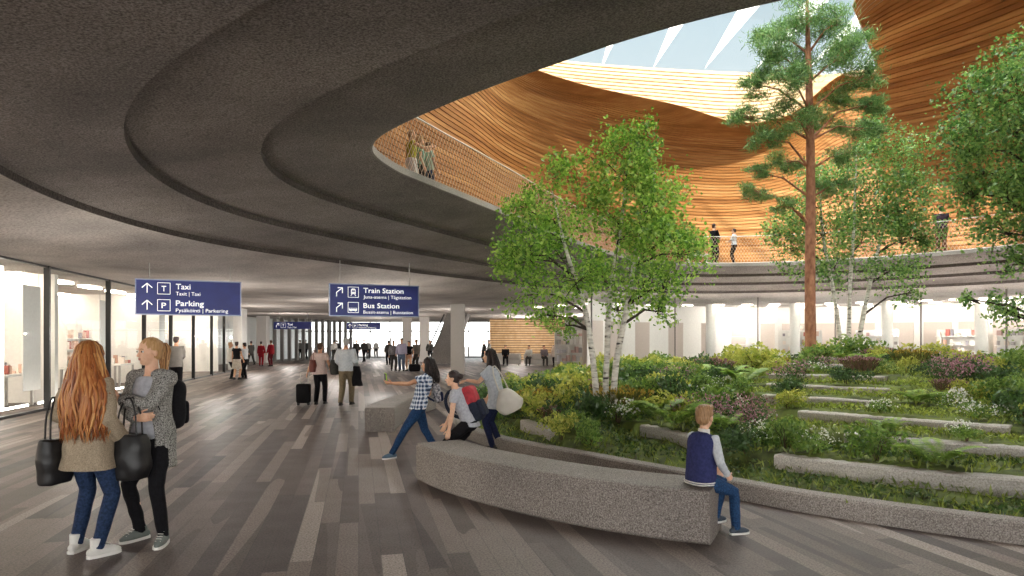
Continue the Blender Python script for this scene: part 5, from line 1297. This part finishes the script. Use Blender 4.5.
stand(562, 47.2, -20, 1.72, 'm', ('short', 'dark'), [('trousers', khaki, .02), ('top', cloth('tan_coat', 'b29a86', '9d8672'), 1, -.05, .03, .02, 'jacket', .97), sh_d], 'person in a tan jacket standing behind the right lounge sofa', k=64)
# people on the upper balcony
ZB = 4.88
stand(411, 15.5, -65, 1.58, 'f', ('tight', 'sand'), [('trousers', white_c, .03), ('top', yel, .2, -.10, .018, .02, 'top', .95), ('shoes', canvas_white, 'e0ded8')], 'person in a yellow top pointing over the balcony railing', k=70, detail=1, z=ZB,
      pose=dict(wrists=[(-.25, .05, .88), (.26, .46, 1.30)], elbows=[None, (.4, -.3, -.6)], head=(-10, -.03, 0)), skin='pale')
stand(419.5, 15.7, -60, 1.50, 'f', ('short', 'sand'), [('trousers', grey_d, .02), ('top', mint, .5, -.1, .02, .02, 'top', .95), ('shoes', canvas_white, 'e0ded8')], 'child in a mint green top behind the pointing person on the balcony', k=71, detail=1, z=ZB, skin='pale')
stand(428, 15.9, -50, 1.42, 'm', ('short', 'brown'), [('trousers', jean, .02), ('top', cloth('pale_green_shirt', 'b7cdbd', 'a3bca9'), .5, -.1, .02, .02, 'shirt', .95), ('shoes', canvas_white, 'e0ded8')], 'boy in a pale green shirt at the balcony railing, right of the pointing person', k=72, detail=1, z=ZB, skin='pale')
FOLD = dict(wrists=[(.04, .26, 1.12), (-.04, .28, 1.10)], elbows=[(-.9, -.2, -.6), (.9, -.2, -.6)])
def RIMPT(px, back):   # where the sight line to the far rim meets the balcony floor
    best = max(((x, y) for x, y in off(.35+back) if y > 18), key=lambda q: -abs(512+683*q[0]/q[1]-px)); return best
for px, yaw, H, sx, hr, wear, lb, k, ps_ in ((714.5, -60, 1.72, 'f', ('tight', 'dark'), [('trousers', blackc, .02), ('top', blackc, 1, -.05, .02, .02, 'jacket', .97, 0, .05), sh_d], 'person in black with folded arms at the far balcony railing', 80, FOLD),
                                            (735, 60, 1.50, 'f', ('tight', 'dark'), [('trousers', blackc, .02), ('top', blue_sh, .9, 0, .02, .01, 'shirt', .97), sh_d], 'person in a pale shirt facing the one in black on the far balcony', 81, FOLD),
                                            (943, -30, 1.74, 'm', ('short', 'dark'), [('trousers', brown_c, .025), ('top', cloth('plum_jacket', '4d414b', '3d333c'), 1, -.05, .03, .02, 'jacket', .97), sh_d], 'man in a dark jacket alone at the right of the far balcony', 82, FOLD)):
    x, y = RIMPT(px, .12); make_person(lb, (x, y, ZB), yaw, H, sx, ps_, 'pale', 1, hr, wear, None, seed=k)
x, y = RIMPT(696, .25); bt = empty('balcony_bench', (x, y, ZB), 0, 'small white bench on the far balcony left of the person in black', 'bench')
b = MB(); b.bevbox((0, 0, .40), (.9, .4, .08), .02); b.build('seat', white, bt)
for sx in (-1, 1):
    b = MB(); b.bevbox((sx*.36, 0, .18), (.08, .34, .36), .01); b.build('leg', white, bt)

# ------------------------------------------------------------------ what is in the shops behind the left glass
def goods_mat(name, cols):
    t = NT(name); t.l(t.ramp(t.n('ShaderNodeNewGeometry').outputs['Random Per Island'], [(i/len(cols), c) for i, c in enumerate(cols)], 'CONSTANT'), t.b.inputs['Base Color']); t.b.inputs['Roughness'].default_value = .6; return t.m
goods = [goods_mat('pale_goods', ['f0ece8', 'd9b9b0', 'c8c4c8', 'e8dccf', 'b89a94', 'f5f3f0', 'a8a2a0']), goods_mat('bright_goods', ['e9dcd0', 'b5685e', 'd7b4a2', 'f2efe9', '8f8a92', 'c7a08c', 'efe3d8'])]
def rack(s, into, L, label, g, H=2.3, rz=0.0):
    r = empty('display_shelf', lp(s, into), rzL+rz, label, 'display shelf', None)
    b = MB(); b.box((0, 0.2, H/2), (L, .03, H)); b.build('back_panel', shopw, r)
    for sx in (-1, 1):
        b = MB(); b.box((sx*L/2, 0, H/2), (.04, .4, H)); b.build('side_panel', shopw, r)
    n = 5; q = MB(); rr = random.Random(int(s*10+into))
    for k in range(n):
        z = .15+k*(H-.3)/n; b = MB(); b.box((0, 0, z), (L-.05, .38, .03)); b.build('shelf', shopw, r)
        x = -L/2+.1
        while x < L/2-.12:
            w_ = rr.uniform(.06, .16); h_ = rr.uniform(.12, .32); q.box((x+w_/2, rr.uniform(-.06, .04), z+.016+h_/2), (w_, rr.uniform(.08, .2), h_)); x += w_+rr.uniform(.01, .12)
    o = q.build('merchandise', g, r); o['kind'] = 'stuff'
for i, (s, into, L, lb) in enumerate(((-3.0, 7.6, 2.2, 'white shelf of pale goods at the back of the nearest shop, leftmost'), (-.4, 7.6, 2.2, 'white shelf of pale goods at the back of the nearest shop, second from left'), (2.4, 7.6, 2.2, 'white shelf of pale goods at the back of the nearest shop, by the partition'),
                                      (6.4, 7.6, 2.4, 'white shelf of bright goods at the back of the middle shop, left'), (9.2, 7.6, 2.4, 'white shelf of bright goods at the back of the middle shop, right'), (11.6, 3.2, 2.2, 'white shelf of bright goods standing free in the middle shop'),
                                      (6.9, 3.0, 1.8, 'white shelf of goods standing free close to the glass of the middle shop'), (1.2, 3.4, 2.0, 'white shelf of pale goods standing free in the nearest shop'), (15.6, 3.0, 2.2, 'white shelf of pinkish goods close to the glass of the third shop'), (18.8, 2.4, 2.2, 'white shelf of pinkish goods close to the glass of the far shop'), (21.6, 3.4, 2.0, 'white shelf of goods at the end of the far shop'))):
    rack(s, into, L, lb, goods[i % 2 if i < 8 else 1])
def table(s, into, L, label):
    r = empty('display_table', lp(s, into), rzL, label, 'table'); b = MB(); b.bevbox((0, 0, .82), (L, .7, .06), .01); b.build('table_top', shopw, r)
    for sx in (-1, 1):
        for sy in (-1, 1):
            b = MB(); b.box((sx*(L/2-.05), sy*.3, .395), (.06, .06, .79)); b.build('leg', rod_m, r)
    q = MB(); rr = random.Random(int(s*7))
    for k in range(14): h_ = rr.uniform(.06, .3); q.box((rr.uniform(-L/2+.1, L/2-.1), rr.uniform(-.25, .25), .852+h_/2), (rr.uniform(.06, .14), rr.uniform(.06, .14), h_))
    q.build('merchandise', goods[1], r)['kind'] = 'stuff'
table(-1.4, 1.5, 1.6, 'white display table of small goods just inside the first shop window'); table(2.9, 1.3, 1.5, 'white display table of goods just inside the second shop window'); table(7.6, 1.4, 1.4, 'white display table of goods just inside the third shop window'); table(10.6, 1.4, 1.4, 'white display table of goods just inside the fourth shop window')
# things behind the curved glass on the right
for i, k in enumerate(range(4, len(d2)-2, 9)):
    q = off(7.6+.9*(i % 3))[d2[k]]; th = math.atan2(NRM[d2[k]][1], NRM[d2[k]][0])-PI/2
    r = empty('display_shelf', (q[0], q[1], 0), th, 'white display shelf of goods standing behind the curved glass front', 'display shelf', 'display shelves behind the curved glass')
    b = MB(); b.box((0, .2, 1.1), (1.9, .03, 2.2)); b.build('back_panel', shopw, r); m_ = MB(); rr = random.Random(i)
    for kk_ in range(5):
        z = .2+kk_*.42; b = MB(); b.box((0, 0, z), (1.9, .36, .03)); b.build('shelf', shopw, r); x = -.9
        while x < .8: w_ = rr.uniform(.08, .2); h_ = rr.uniform(.12, .32); m_.box((x+w_/2, 0, z+.016+h_/2), (w_, .16, h_)); x += w_+rr.uniform(.02, .2)
    m_.build('merchandise', goods[i % 2], r)['kind'] = 'stuff'

def banner(s, into, W_, H_, label):
    r = empty('hanging_banner', lp(s, into), rzL, label, 'banner'); b = MB(); b.bevbox((0, 0, 1.75), (W_, .04, H_), .01); b.build('panel', mat('banner_white', 'f6f3ee', rough=.5), r)
    for sx in (-1, 1):
        b = MB(); b.tube([(sx*W_*.4, 0, 1.75+H_/2), (sx*W_*.4, 0, 3.49)], .008, 6); b.build('cord', rod_m, r)
banner(3.35, .9, .9, 2.7, 'tall white banner hanging behind the second shop window'); banner(.4, 2.2, .8, 2.6, 'tall white banner hanging deep behind the first shop window')
banner(8.3, 1.0, .8, 2.5, 'white banner hanging behind the third shop window'); banner(14.2, 1.0, .9, 2.6, 'white banner hanging behind the sixth shop window, past the Taxi sign')
for i, (s, into) in enumerate(((-1.9, 4.6), (5.6, 4.4), (9.8, 5.0), (14.6, 5.2), (17.4, 5.0))):
    rack(s, into, 2.0, ['white shelf of goods in the middle of the nearest shop', 'white shelf of goods in the middle of the second shop, left', 'white shelf of goods in the middle of the second shop, right', 'white shelf of goods deep in the third shop, left', 'white shelf of goods deep in the third shop, right'][i], goods[i % 2], 2.0)
